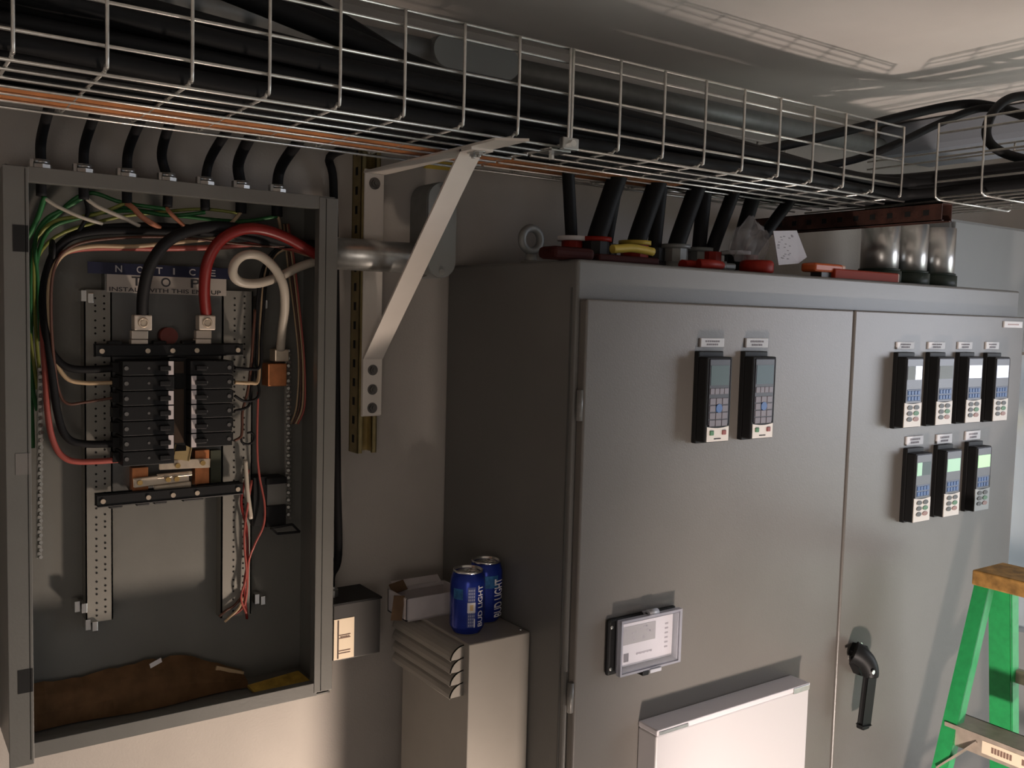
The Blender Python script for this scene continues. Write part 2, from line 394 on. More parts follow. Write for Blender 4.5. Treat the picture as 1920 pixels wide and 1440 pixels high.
def keypad_b(px, py, label, screen, grp, plate=PALEPL, half=None):
    p = W(px, py, YD); x, zt = p.x, p.z; t = base_keypad(x, zt, label, grp); y = YD-0.0352
    z = lambda f: zt-0.010-0.164*f
    B().box(x+0.003, x+0.067, y-0.0006, y+0.001, z(0.66), z(0.02), bev=0.002).make('faceplate', FACEG, t)
    s_ = B()
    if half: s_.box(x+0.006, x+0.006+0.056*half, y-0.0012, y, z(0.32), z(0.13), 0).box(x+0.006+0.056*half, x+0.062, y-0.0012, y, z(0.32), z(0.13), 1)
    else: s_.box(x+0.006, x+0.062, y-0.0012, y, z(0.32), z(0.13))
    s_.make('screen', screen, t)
    k = B(); k.box(x+0.008, x+0.062, y-0.0010, y, z(0.625), z(0.455), 1, 0.001)
    for r in range(2):
        for c in range(4): k.box(x+0.011+c*0.0125, x+0.0205+c*0.0125, y-0.0022, y, z(0.535+r*0.08), z(0.475+r*0.08), 0, 0.0008)
    k.make('menu_keys', [KEYB, M('blue_key_field', (0.09, 0.12, 0.20), 0.4)], t)
    pl = B(); pts = [(x+0.001+0.067*i/8, y-0.001, z(0.645)-0.003*math.sin(math.pi*i/8)) for i in range(9)]
    pl.prism(pts+[(x+0.068, y-0.001, z(0.99)), (x+0.001, y-0.001, z(0.99))], (0, 0.0025, 0))
    pl = pl.make('button_plate', plate, t)
    for r in range(3):
        for c in range(2):
            b = B(); cx, cz = x+0.021+c*0.026, z(0.715+0.083*r)
            pts = [(cx+0.0105*math.cos(2*math.pi*i/16), y-0.0008, cz+0.0052*math.sin(2*math.pi*i/16)) for i in range(16)]
            b.prism(pts, (0, -0.0018, 0)).make('button', [[KEYDK, KEYDK], [KEYDK, KEYGR], [KEYDK, KEYTAN]][r][c], pl)
keypad_a(1302, 658, 'left of the two tall black keypads on the left cabinet door', SCREEN_DK)
keypad_a(1388, 658, 'right of the two tall black keypads on the left cabinet door', M('dark_lcd_blue', (0.06, 0.10, 0.115), 0.45))
U = 'small keypads in the upper row of the right cabinet door'; L = 'small keypads in the lower row of the right cabinet door'
keypad_b(1675, 660, 'upper-row keypad with a half white screen, leftmost on the right cabinet door', [SCREEN_GY, SCREEN_WH], U, half=0.55)  # white part stands in for reflected daylight
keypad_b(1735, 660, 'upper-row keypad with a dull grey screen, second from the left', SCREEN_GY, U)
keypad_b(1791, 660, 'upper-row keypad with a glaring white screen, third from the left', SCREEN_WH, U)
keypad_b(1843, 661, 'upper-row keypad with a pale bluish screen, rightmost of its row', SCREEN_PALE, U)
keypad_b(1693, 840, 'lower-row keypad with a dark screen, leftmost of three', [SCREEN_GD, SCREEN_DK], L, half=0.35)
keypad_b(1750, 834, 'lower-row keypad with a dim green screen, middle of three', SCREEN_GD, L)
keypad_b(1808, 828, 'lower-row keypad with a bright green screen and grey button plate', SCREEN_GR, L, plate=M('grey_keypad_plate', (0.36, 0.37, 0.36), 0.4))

# ------------------------------------------------------------------ meter with clear cover on the left door
a = W(1135, 1162, YD); b2 = W(1258, 1262, YD)
mx0, mx1, mz1, mz0 = a.x, W(1262, 1150, YD).x, a.z+0.002, W(1131, 1266, YD).z
mt = thing('panel_meter', 'black framed panel meter with hinged clear cover on the left door', 'meter', ((mx0+mx1)/2, YD, mz0))
B().box(mx0, mx1, YD-0.010, YD, mz0, mz1, bev=0.006, seg=3).make('base_plate', BLACKP, mt)
B().box(mx0+0.020, mx1-0.016, YD-0.0135, YD-0.0095, mz0+0.014, mz1-0.012, bev=0.001).make('display_housing', BLACKP, mt)
fc = B(); fx0, fx1, fz0, fz1 = mx0+0.020, mx1-0.016, mz0+0.014, mz1-0.012; fy = YD-0.0145
fc.box(fx0, fx1, fy-0.001, fy+0.001, fz0, fz1, 0)
fc.box(fx0+0.012, fx0+0.092, fy-0.0016, fy, fz1-0.040, fz1-0.006, 1)
random.seed(3)
for i in range(16): 
    x_ = fx0+0.016+random.random()*0.070; z_ = fz1-0.036+random.random()*0.026; fc.box(x_, x_+0.005, fy-0.002, fy, z_, z_+0.003, 2)
fc.box(fx0+0.014, fx0+0.026, fy-0.0016, fy, fz0+0.008, fz0+0.024, 3)
for i in range(9): fc.box(fx0+0.045+i*0.0045, fx0+0.0487+i*0.0045, fy-0.0016, fy, fz0+0.017+0.001*(i % 2), fz0+0.021, 2)
for i in range(6): fc.box(fx1-0.020, fx1-0.012, fy-0.0016, fy, fz0+0.018+i*0.009, fz0+0.021+i*0.009, 2)
fc.make('display_card', [M('meter_card', (0.70, 0.66, 0.70), 0.4), M('meter_lcd', (0.33, 0.31, 0.31), 0.4), INK, M('dark_square_print', (0.07, 0.05, 0.06), 0.6)], mt, label='pale printed face')
cv = B(); cy0, cy1 = YD-0.028, YD-0.010; t_ = 0.0025
gx0, gx1, gz0, gz1 = mx0+0.019, mx1-0.010, mz0+0.006, mz1-0.004
cv.box(gx0+t_, gx1-t_, cy0, cy0+t_, gz0+t_, gz1-t_)
cv.make('clear_cover', CLEAR, mt, label='transparent cover'); cv = B()
for q in ((gx0, gx0+t_, gz0, gz1), (gx1-t_, gx1, gz0, gz1), (gx0, gx1, gz0, gz0+t_), (gx0, gx1, gz1-t_, gz1)): cv.box(q[0], q[1], cy0+t_, cy1, q[2], q[3])
for q in ((gx0-0.004, gx0, gz0-.004, gz1+.004), (gx1, gx1+0.006, gz0-.004, gz1+.004), (gx0, gx1, gz0-.004, gz0), (gx0, gx1, gz1, gz1+.004)): cv.box(q[0], q[1], cy0-0.001, cy0+0.010, q[2], q[3])
cv.make('cover_rim', CLEARRIM, mt, label='transparent rim')
lt = B(); xm = (mx0+mx1)/2+0.012
lt.cyl((xm-0.012, YD-0.020, mz1+0.001), (xm+0.012, YD-0.020, mz1+0.001), 0.007, n=16); lt.box(xm-0.012, xm+0.012, YD-0.020, YD-0.005, mz1-0.006, mz1+0.002)
lt.make('hinge_lug', M('frosted_plastic', (0.42, 0.42, 0.46), 0.25), mt)
l2 = B(); l2.box(xm-0.028, xm-0.012, YD-0.030, YD-0.006, mz0-0.007, mz0+0.003, 1, 0.002); l2.box(xm-0.011, xm+0.018, YD-0.032, YD-0.01, mz0-0.004, mz0+0.003, 0, 0.001)
l2.make('latch', [M('frosted_plastic2', (0.5, 0.5, 0.54), 0.25), BLACKP], mt)
for zz in (mz0+0.013, mz1-0.015):
    B().lathe([(0.0038, 0.0), (0.0036, 0.0012), (0.0018, 0.002), (0.0001, 0.0022)], (mx0+0.0075, YD-0.0100, zz), n=14, axis='Y').make('screw', ALU, mt)

# ------------------------------------------------------------------ white document box on the left door
p0 = W(1197, 1352, YD); p1 = W(1482, 1264, YD)
dx0, dx1, dz1 = p0.x, p1.x, (p0.z+p1.z)/2
db = thing('document_box', 'shallow white metal document box on the lower left cabinet door', 'document box', ((dx0+dx1)/2, YD, dz1-0.42))
B().box(dx0, dx1, YD-0.050, YD, dz1-0.42, dz1-0.012, bev=0.003).make('body', WHITEB, db)
B().box(dx0-0.0005, dx1+0.0005, YD-0.052, YD-0.0005, dz1-0.0115, dz1, bev=0.002).make('lid', M('white_lid_enamel', (0.66, 0.62, 0.64), 0.35), db)
B().box(dx0+0.080, dx0+0.004, YD-0.0535, YD-0.051, dz1-0.010, dz1-0.004).make('hinge_tab', GALV, db)
B().box(dx1-0.055, dx1-0.003, YD-0.0535, YD-0.051, dz1-0.014, dz1-0.002, bev=0.001).make('hinge_tab', GALV, db)

# ------------------------------------------------------------------ ventilation unit on the cabinet's left side
ax0, ax1, ay0, ay1, az1 = 0.902, 1.0385, -0.336, -0.085, 1.133
vu = thing('ventilation_unit', 'narrow grey louvred cooling unit fixed to the cabinet left side', 'cooling unit', ((ax0+ax1)/2, -0.21, 0.0))
UNITM = M('beige_grey_enamel', (0.27, 0.25, 0.225), 0.45, var=0.04, scale=10)
B().box(ax0, ax1, ay0, ay1, 0.0, az1, bev=0.002).make('housing', UNITM, vu)
for k in range(4):
    zc = 1.128-0.0235*k
    lv = B()
    for i in range(6):
        pass
    pts = []
    for i in range(7):
        t = i/6*math.pi/2
        pts.append((ax0+0.001-0.030*math.sin(t), ay0+0.018, zc-0.026*(1-math.cos(t))))
    inner = [(p[0]+0.0018, p[1], p[2]-0.0022) for p in pts[::-1]]
    lv.prism(pts+inner, (0, 0.225, 0))
    # rounded closed ends
    for yy in (ay0+0.018, ay0+0.2415):
        lv.prism([(p[0], yy, p[2]) for p in pts]+[(ax0+0.001, yy, zc-0.026)], (0, 0.0015, 0))
    lv.make('louvre', UNITM, vu)
for py in (-0.32, -0.10):
    B().cyl((1.028, py, az1), (1.028, py, az1+0.003), 0.004, n=10).make('screw', ALU, vu)

# ------------------------------------------------------------------ cans on the unit
def can(x, y, z, label, turn, front):
    t = thing('drink_can', label, 'drink can', (x, y, z))
    R = 0.0331; c = Vector((x, y, z))
    b = B(); b.lathe([(0.0245, 0.0, 1), (0.0265, 0.003, 1), (R-0.001, 0.013, 0), (R, 0.017, 0), (R, 0.060, 0), (R, 0.098, 0), (R-0.001, 0.104, 0), (0.0290, 0.1145, 0), (0.0272, 0.1165, 0)], c, n=48)
    body = b.make('body', [CANBLUE, ALU], t, label='blue printed can body')
    B().lathe([(0.0272, 0.116, 0), (0.0282, 0.1185, 0), (0.0282, 0.1205, 0), (0.0268, 0.1212, 0), (0.0256, 0.1205, 0), (0.0252, 0.1155, 0), (0.0215, 0.1140, 0), (0.0205, 0.1165, 0), (0.0001, 0.1168, 0)], c, n=40).make('rim', ALU, t)
    tb = B(); tb.cyl(c+Vector((0, 0, 0.117)), c+Vector((0, 0, 0.1182)), 0.004, n=12); tb.torus(c+Vector((0.009, -0.004, 0.1185)), 0.007, 0.0012, n=18, k=6); tb.make('pull_tab', ALU, t)
    def on(ang, h, off=0.0003): return c+Vector((math.sin(ang)*(R+off), -math.cos(ang)*(R+off), h))
    def patch(bb, a0, a1, h0, h1, mi, off=0.00025):
        n = max(2, int(abs(a1-a0)/0.12)+1)
        lo = [bb.bm.verts.new(on(a0+(a1-a0)*i/n, h0, off)) for i in range(n+1)]; hi = [bb.bm.verts.new(on(a0+(a1-a0)*i/n, h1, off)) for i in range(n+1)]
        for i in range(n):
            f = bb.bm.faces.new((lo[i], lo[i+1], hi[i+1], hi[i])); f.material_index = mi; f.smooth = True
    pr = B(); A = turn
    if front:
        patch(pr, A-0.36, A+0.10, 0.018, 0.094, 0)                               # fine-print panel
        for i in range(4):
            for k in range(12):
                if 0.044 < 0.020+k*0.006 < 0.066: continue
                patch(pr, A-0.30+i*0.10, A-0.25+i*0.10, 0.020+k*0.006, 0.024+k*0.006, 1, 0.0004)
        patch(pr, A-0.36, A+0.10, 0.046, 0.065, 2, 0.0005)                       # pale square seal
        patch(pr, A-0.22, A-0.02, 0.050, 0.061, 3, 0.0006)
        patch(pr, A+0.02, A+0.09, 0.018, 0.034, 2, 0.0006)
        patch(pr, A-1.25, A-0.62, 0.070, 0.090, 4)
    else:
        patch(pr, A-0.55, A+0.75, 0.072, 0.096, 4)
    fm = lambda a0, h0, sc: (lambda X, Y_: on(a0-Y_/R, h0+X, 0.0005))
    if front:
        pr.text('BUD LIGHT', 0.0115, (0, 0, 0), (1, 0, 0), (0, 1, 0), 2, width=0.078, fmap=lambda X, Y_: on(A+0.62-Y_/R, 0.018+X, 0.0005))
    else:
        pr.text('BUD LIGHT', 0.024, (0, 0, 0), (1, 0, 0), (0, 1, 0), 2, width=0.075, fmap=lambda X, Y_: on(A+1.22-Y_/R, 0.014+X, 0.0005))
        pass
    pr.make('printed_lettering', [M('can_print_blue', (0.05, 0.07, 0.22), 0.3), M('can_fine_print', (0.40, 0.42, 0.55), 0.4), M('can_white', (0.72, 0.70, 0.72), 0.35), M('can_seal', (0.70, 0.50, 0.26), 0.4), CANTEAL], body, fix=False)
can(0.9365, -0.272, az1, 'blue drink can with a pale square seal, nearer on the cooling unit', -0.20, True)
can(1.003, -0.232, az1, 'blue drink can standing behind the other, beside the cabinet side', -0.52, False)
# small cardboard box behind the cans
cb = thing('cardboard_box', 'small open white cardboard box with brown flaps behind the drink cans', 'box', (0.935, -0.135, az1))
fb = W(735, 1157, -0.165)
bx0, bx1, by0, by1 = 0.864, 0.995, -0.168, -0.088
B().box(bx0, bx1, by0, by0+0.003, az1, az1+0.045).box(bx0, bx1, by1-0.003, by1, az1, az1+0.045).box(bx0, bx0+0.003, by0, by1, az1, az1+0.045).box(bx1-0.003, bx1, by0, by1, az1, az1+0.045).box(bx0, bx1, by0, by1, az1+0.0004, az1+0.003).make('tray', CARDW, cb)
fl = B()
fl.obox((bx0-0.009, by0+0.02, az1+0.024), (0.009, -0.006, 0.0), (0.0008, 0.0016, 0), (0.003, 0, 0.024)).make('end_flap', CARDF, cb, label='brown cardboard flap')
B().obox((0.884, by1-0.006, az1+0.048), (0.016, 0, 0.003), (0, 0.010, 0.007), (0, -0.0006, 0.0008)).make('back_flap', CARDF, cb, label='brown cardboard flap')
B().obox((0.935, by1+0.008, az1+0.045), (0.055, 0, 0), (0, 0.012, 0.008), (0, 0.0004, -0.0006)).make('lid_flap', CARDW, cb)
# eye bolt
ey = thing('lifting_eyebolt', 'grey lifting eyebolt on the cabinet top left corner', 'eyebolt', (1.078, -0.25, ZT))
B().torus((1.078, -0.25, ZT+0.046), 0.022, 0.008, axis='Y').make('ring', CAST, ey)
B().cyl((1.078, -0.25, ZT), (1.078, -0.25, ZT+0.018), 0.014, 0.010).cyl((1.078, -0.25, ZT), (1.078, -0.25, ZT+0.005), 0.02).make('shank', CAST, ey)
#PART2

# ------------------------------------------------------------------ open breaker panel on the wall
px0, px1, pz0, pz1, pf = 0.184, 0.715, 1.017, 1.937, -0.146
pn = thing('breaker_panel', 'open grey breaker panel box without cover, full of wires, on the wall', 'breaker panel', (0.45, -0.07, pz0))
t_ = 0.0025
b = B()
b.box(px0, px1, -0.004, -0.001, pz0, pz1)
b.box(px0, px0+t_, pf, -0.001, pz0, pz1).box(px1-t_, px1, pf, -0.001, pz0, pz1).box(px0, px1, pf, -0.001, pz0, pz0+t_).box(px0, px1, pf, -0.001, pz1-t_, pz1)
b.make('box_shell', PANELG, pn)
fr = B()
lx, rx, tz, bz = px0+0.031, px1-0.033, pz1-0.023, pz0+0.025
fr.box(px0-0.004, lx, pf-0.003, pf, pz0-0.008, pz1-0.001, bev=0.001)
fr.box(rx, px1+0.003, pf-0.003, pf, pz0+0.006, pz1-0.002, bev=0.001)
fr.box(lx-0.001, rx+0.004, pf-0.002, pf, tz, pz1, bev=0.0008).box(lx-0.001, rx+0.006, pf-0.002, pf, pz0, bz, bev=0.0008)
for q in ((lx-0.0015, lx, pz0+.02, pz1-.02), (rx, rx+.0015, pz0+.02, pz1-.02)): fr.box(q[0], q[1], pf, pf+0.016, q[2], q[3])
fr.box(lx, rx, pf, pf+0.014, tz, tz+0.0015).box(lx, rx, pf, pf+0.014, bz-0.0015, bz)
fr.box(rx+0.0125, rx+0.0135, pf-0.0036, pf, pz0+0.008, pz1-.004, 1)
fr.box(lx-0.005, lx-0.0042, pf-0.0036, pf, pz0, pz1-.004, 1)
for (y0, y1) in ((422, 472), (850, 890), (1256, 1300)):
    za = W(35, y0, pf).z; zb = W(35, y1, pf).z; fr.box(lx-0.022, lx-0.001, pf-0.0036, pf, zb, za, 1 if y0 != 850 else 2)
fr.make('front_flange', [M('flange_enamel', (0.125, 0.123, 0.113), 0.42, var=0.05, scale=14, bump=0.1), HOLE, M('worn_slot', (0.15, 0.14, 0.13), 0.6)], pn)
B().box(0.345, 0.548, -0.032, -0.004, 1.405, 1.800, bev=0.002).make('chassis_plate', M('chassis_grey', (0.13, 0.132, 0.128), 0.4, 0.3), pn)
for nm, x0, x1, z0, z1 in (('l', 0.312, 0.356, 1.185, 1.757), ('r', 0.545, 0.602, 1.155, 1.764)):
    r = B(); r.box(x0, x1, -0.034, -0.031, z0, z1).box(x0, x0+0.0025, -0.034, -0.004, z0, z1).box(x1-0.0025, x1, -0.034, -0.004, z0, z1)
    k = 0; z = z0+0.008
    while z < z1-0.006:
        for j, fx in enumerate((0.40, 0.72)):
            cx = x0+(x1-x0)*fx; zz = z+(0.004 if j else 0.0)+(0.003 if k % 3 == 0 else 0)
            r.cyl((cx, -0.0345, zz), (cx, -0.0335, zz), 0.0019, n=8, mi=1)
        z += 0.0125; k += 1
    r.make('slotted_rail', [M('rail_grey', (0.235, 0.225, 0.20), 0.5, 0.3), HOLE], pn)
# notice label
nb = B(); zA, zB_, zC_ = 1.804, 1.7845, 1.754
nb.box(0.318, 0.566, -0.0345, -0.033, zB_, zA, 0); nb.box(0.348, 0.552, -0.0345, -0.033, zC_, zB_, 1); nb.box(0.348, 0.552, -0.033, -0.02, zC_, zA, 1)
for ch, px in zip('NOTICE', (222, 262, 298, 330, 360, 398)):
    p = W(px, 499, -0.0348); nb.text(ch, 0.0115, (p.x-0.005, -0.0347, zB_+0.004), (1, 0, 0), (0, 0, 1), 2, width=0.011 if ch != 'I' else 0.003)
for ch, px in zip('TOP', (255, 310, 365)):
    p = W(px, 525, -0.0348); nb.text(ch, 0.0155, (p.x-0.007, -0.0347, zC_+0.0125), (1, 0, 0), (0, 0, 1), 3, width=0.016)
nb.text('INSTALL WITH THIS END UP', 0.0072, (0.352, -0.0347, zC_+0.002), (1, 0, 0), (0, 0, 1), 3, width=0.190)
nb.make('notice_label', [NAVY, M('dusty_label', (0.40, 0.36, 0.32), 0.6), M('label_lettering', (0.42, 0.40, 0.40), 0.6), INKB], pn, label='navy and white NOTICE TOP label')
# breakers
BF = -0.098
def bx(px): return W(px, 760, BF).x
rows = [W(275, 679+28.2*i, BF).z for i in range(8)]
PIT = 0.0254
zr = W(275, 677, BF).z
def breaker(x0, x1, i, right, strip):
    z1 = zr-PIT*i; z0 = z1-PIT+0.0012
    b = B(); b.box(x0, x1, BF, -0.04, z0, z1, bev=0.0012)
    xi = x1-0.030 if not right else x0+0.004
    b.box(xi+0.004, xi+0.022, BF-0.010, BF+0.001, z0+0.008, z1-0.008, bev=0.001)        # toggle
    b.box(x0-0.010 if not right else x1, x0 if not right else x1+0.010, -0.072, -0.05, z0+0.004, z1-0.004)
    o = b.make('circuit_breaker', BLACKP, pn)
    if strip:
        xs_ = x1-0.010 if not right else x0+0.0015
        B().box(xs_, xs_+0.0085, BF-0.0010, BF+0.001, z0+0.0005, z1-0.0005).make('number_strip', M('breaker_strip', (0.62, 0.56, 0.56), 0.5), o, label='white number strip')
    s = B(); xo = x0+0.006 if not right else x1-0.006
    s.cyl((xo, BF-0.0012, (z0+z1)/2), (xo, BF+0.001, (z0+z1)/2), 0.0035, n=10)
    s.cyl(((x0+x1)/2 if not right else x0+0.028, BF-0.0008, (z0+z1)/2), ((x0+x1)/2 if not right else x0+0.028, BF+0.001, (z0+z1)/2), 0.0022, n=10)
    s.make('terminal_screw', M('dull_screw', (0.16, 0.155, 0.15), 0.45, 0.6), o)
for i in range(7): breaker(bx(230), bx(327), i, False, i in (0, 2, 3, 5))
for i in range(6): breaker(bx(357), bx(436), i, True, i >= 1)
B().box(bx(326), bx(358), -0.070, -0.05, zr-PIT*6.3, zr+0.004).box(bx(333), bx(352), -0.074, -0.06, zr-PIT*0.9, zr-PIT*0.1, 1).box(bx(333), bx(352), -0.074, -0.06, zr-PIT*5.7, zr-PIT*2, 1).make('bus_cover', [BLACKP, M('dark_brown_insulator', (0.05, 0.028, 0.015), 0.5)], pn)
for tilt, (xa, ya), (xb, yb), nm in ((0, (180, 657), (450, 655), 't'), (1, (182, 938), (450, 914), 'b')):
    p, q = W(xa, ya, -0.062), W(xb, yb, -0.062); br = B()
    br.bar(p, q, 0.018, 0.02, side=(0, 0, 1), bev=0.002)
    for f in (0.12, 0.3, 0.42, 0.62, 0.68):
        c = p.lerp(q, f); br.obox(c+Vector((0, 0.004, -0.004 if tilt else 0.004)), (0.011, 0, 0), (0, 0.008, 0), (0, 0, 0.012), bev=0.002)
    o = br.make('insulator_bar', BLACKP, pn)
    s = B()
    for f in (0.03, 0.33, 0.5, 0.67, 0.97):
        c = p.lerp(q, f); s.cyl(c+Vector((0, -0.012, -0.001)), c+Vector((0, -0.009, -0.001)), 0.0042, n=12)
    s.make('bar_screws', TINNED, o)
for px in (268, 388):
    lg = B(); c = W(px, 605, -0.075)
    lg.box(c.x-0.0145, c.x+0.0145, -0.078, -0.055, c.z-0.013, c.z+0.013, bev=0.002)
    lg.box(c.x-0.017, c.x+0.010, -0.070, -0.055, c.z-0.028, c.z-0.014, bev=0.001).box(c.x-0.017, c.x+0.010, -0.068, -0.050, c.z-0.040, c.z-0.029, bev=0.001).box(c.x-0.017, c.x+0.010, -0.068, -0.045, c.z-0.047, c.z-0.041)
    o = lg.make('main_lug', M('tinned_lug', (0.60, 0.52, 0.44), 0.45, 0.3), pn, label='pale metal cable lug')
    B().torus((c.x, -0.0785, c.z), 0.0072, 0.0016, axis='Y', n=20, k=6).cyl((c.x, -0.0795, c.z), (c.x, -0.077, c.z), 0.0045, n=6).make('lug_screw', TINNED, o)
c = W(316, 630, -0.05)
B().cyl((c.x, -0.055, c.z), (c.x, -0.032, c.z), 0.015, n=24).make('insulator_knob', M('dull_red_insulator', (0.13, 0.022, 0.014), 0.5), pn, label='dull red round insulator')
# bus bars under the breakers
def pbox(bb, xa, ya, xb, yb, y0, y1, mi=0, bev=0.0):
    a_, b__ = W(xa, ya, y0), W(xb, yb, y0); bb.box(min(a_.x, b__.x), max(a_.x, b__.x), y0, y1, min(a_.z, b__.z), max(a_.z, b__.z), mi, bev)
bb = B(); pbox(bb, 248, 878, 278, 922, -0.052, -0.03); bb.make('copper_bus', COPPER, pn)
bb = B(); pbox(bb, 366, 845, 392, 912, -0.052, -0.03); pbox(bb, 395, 845, 414, 912, -0.048, -0.02, 1)
bb.make('copper_bus', [COPPER, M('olive_insulator', (0.04, 0.045, 0.025), 0.6)], pn)
tb = B()
for (xa, ya, xb, yb, hh) in ((252, 906, 352, 893, 0.014), (300, 872, 392, 868, 0.014), (290, 916, 356, 908, 0.008), (296, 893, 358, 887, 0.005)):
    tb.bar(W(xa, ya, -0.060), W(xb, yb, -0.060), hh, 0.006, side=(0, 0, 1), bev=0.001)
tb.bar(W(326, 846, -0.064), W(354, 850, -0.064), 0.022, 0.012, side=(0, 0, 1), mi=1, bev=0.002)
o = tb.make('tinned_straps', [TINNED, M('brass_tab', (0.36, 0.27, 0.13), 0.5, 0.5)], pn)
s = B()
for px, py in ((262, 905), (315, 899), (331, 898), (333, 873), (380, 868)):
    c = W(px, py, -0.064); s.cyl(c, c+Vector((0, -0.003, 0)), 0.0045, n=12)
s.make('strap_screws', M('brass_screws', (0.40, 0.27, 0.10), 0.4, 0.6), o)
# ground bars
def ground_bar(xa, ya, xb, yb, n, y):
    p, q = W(xa, ya, y), W(xb, yb, y); g = B(); g.bar(p+Vector((0, 0.006, 0)), q+Vector((0, 0.006, 0)), 0.008, 0.008, side=(1, 0, 0))
    for i in range(n):
        c = p.lerp(q, (i+0.5)/n); g.cyl(c+Vector((0, 0.002, 0)), c+Vector((0.0015*(1 if i % 2 else -1), -0.006, 0.001)), 0.0030, n=8)
    g.make('ground_bar', M('tinned_ground_bar', (0.50, 0.49, 0.46), 0.3, 0.85), pn, label='silvery bar of terminal screws')
ground_bar(76, 690, 74, 1048, 52, -0.035); ground_bar(540, 655, 540, 975, 46, -0.040)
nl = B(); pbox(nl, 516, 655, 542, 678, -0.060, -0.03, 0, 0.002); pbox(nl, 503, 682, 538, 724, -0.055, -0.02, 1, 0.002)
nl.make('neutral_lug', [TINNED, COPPER], pn, label='copper neutral lug')
kb = B(); pbox(kb, 476, 896, 500, 985, -0.050, -0.01); pbox(kb, 500, 950, 536, 985, -0.055, -0.03); pbox(kb, 500, 898, 538, 906, -0.055, -0.01)
pbox(kb, 501, 906, 536, 950, -0.046, -0.03, 1)
for qa, qb in (((508, 990), (520, 1001)), ((520, 1001), (562, 997)), ((562, 997), (548, 983)), ((548, 983), (508, 990))): kb.bar(W(*qa, -0.065), W(*qb, -0.065), 0.004, 0.004)
kb.make('terminal_bracket', [BLACKP, M('bracket_plate', (0.26, 0.25, 0.23), 0.4, 0.4)], pn, label='black bracket with an open loop at its foot')
for px, py in ((163, 556), (490, 568), (151, 1136), (171, 1170), (486, 1122)):
    c = W(px, py, -0.03); cl = B(); cl.box(c.x-0.010, c.x-0.002, -0.036, -0.004, c.z-0.008, c.z+0.010).box(c.x, c.x+0.009, -0.040, -0.004, c.z-0.011, c.z+0.006, bev=0.001).make('mounting_clip', ALU, pn, label='bright metal clip')

# wires inside the panel: (pixel x, pixel y, depth)
CDL = [0]
def wire(name, label, pts, r, mat, group=None, tail=None, n=8):
    P = [W(a_, b__, c_) for a_, b__, c_ in pts]
    if tail: P += [Vector(v) for v in tail]
    return B().tube(P, r, n=n).make(name, mat, label=label, cat='wire', group=group)
CI = [(0.70, -0.085, 1.840), (0.735, -0.083, 1.841)]
wire('feeder_wire', 'thick black feeder arching from its lug into the round conduit', [(267, 592, -.066), (269, 548, -.085), (283, 495, -.105), (318, 450, -.112), (375, 428, -.110), (440, 428, -.105), (520, 448, -.098)], .0098, BLACK, tail=[(0.70, -0.098, 1.848), (0.735, -0.090, 1.848)], n=12)
wire('feeder_wire', 'thick red feeder arching from its lug into the round conduit', [(387, 592, -.066), (383, 545, -.085), (389, 492, -.105), (412, 452, -.114), (450, 431, -.116), (490, 430, -.114), (540, 447, -.112)], .0098, REDW, tail=[(0.70, -0.108, 1.833), (0.735, -0.098, 1.838)], n=12)
wire('neutral_wire', 'thick white neutral wire with one loop beside the red feeder', [(526, 655, -.058), (529, 620, -.075), (534, 575, -.098), (531, 535, -.115), (515, 503, -.118), (488, 480, -.114), (460, 478, -.110), (441, 492, -.108), (437, 514, -.104), (452, 529, -.098), (485, 531, -.092), (525, 518, -.088), (560, 501, -.085)], .0083, WHITEW, tail=[(0.70, -0.085, 1.822), (0.735, -0.075, 1.828)], n=12)
T1 = [(0.70, -0.066, 1.845), (0.735, -0.070, 1.845)]; T2 = [(0.70, -0.070, 1.858), (0.735, -0.075, 1.853)]
wire('branch_wire', 'black wire sweeping down the left side to the top left breaker', [(226, 690, -.066), (140, 692, -.062), (105, 672, -.058), (88, 635, -.052), (80, 575, -.050), (85, 520, -.052), (104, 470, -.058), (140, 440, -.064), (200, 427, -.068), (290, 424, -.070), (400, 432, -.070), (520, 455, -.068)], .0062, BLACK, tail=T1)
wire('branch_wire', 'black wire sweeping down to the second breaker from the bottom left', [(226, 832, -.066), (155, 832, -.062), (124, 818, -.060), (108, 775, -.060), (98, 700, -.060), (88, 610, -.062), (90, 520, -.064), (112, 462, -.070), (170, 436, -.076), (300, 434, -.080), (430, 440, -.080), (530, 460, -.076)], .0062, BLACK, tail=T2)
wire('branch_wire', 'tan wire leading to the second breaker from the top left', [(226, 717, -.066), (160, 718, -.062), (124, 708, -.060), (100, 665, -.058), (92, 600, -.066), (94, 525, -.070), (118, 478, -.074), (170, 462, -.076), (250, 462, -.076), (330, 455, -.076), (450, 445, -.076), (540, 462, -.074)], .0036, TANW, tail=[(0.70, -0.080, 1.852), (0.735, -0.08, 1.847)])
wire('branch_wire', 'red wire sweeping down the left side to the bottom left breaker', [(226, 862, -.066), (150, 866, -.062), (118, 856, -.060), (100, 828, -.058), (90, 780, -.056), (85, 700, -.054), (80, 610, -.045), (84, 530, -.045), (106, 484, -.058), (160, 466, -.066), (300, 466, -.070), (400, 464, -.072), (500, 458, -.072)], .0050, PINKW, tail=[(0.70, -0.075, 1.838), (0.735, -0.08, 1.836)])
wire('branch_wire', 'thin brown wire leading to the third breaker from the top left', [(226, 744, -.066), (160, 754, -.062), (128, 757, -.060), (112, 738, -.058), (103, 690, -.062), (96, 600, -.072), (100, 510, -.074), (130, 465, -.078), (200, 448, -.080), (330, 445, -.080), (500, 462, -.078)], .0024, BROWNW, tail=[(0.70, -0.088, 1.858), (0.735, -0.082, 1.853)])
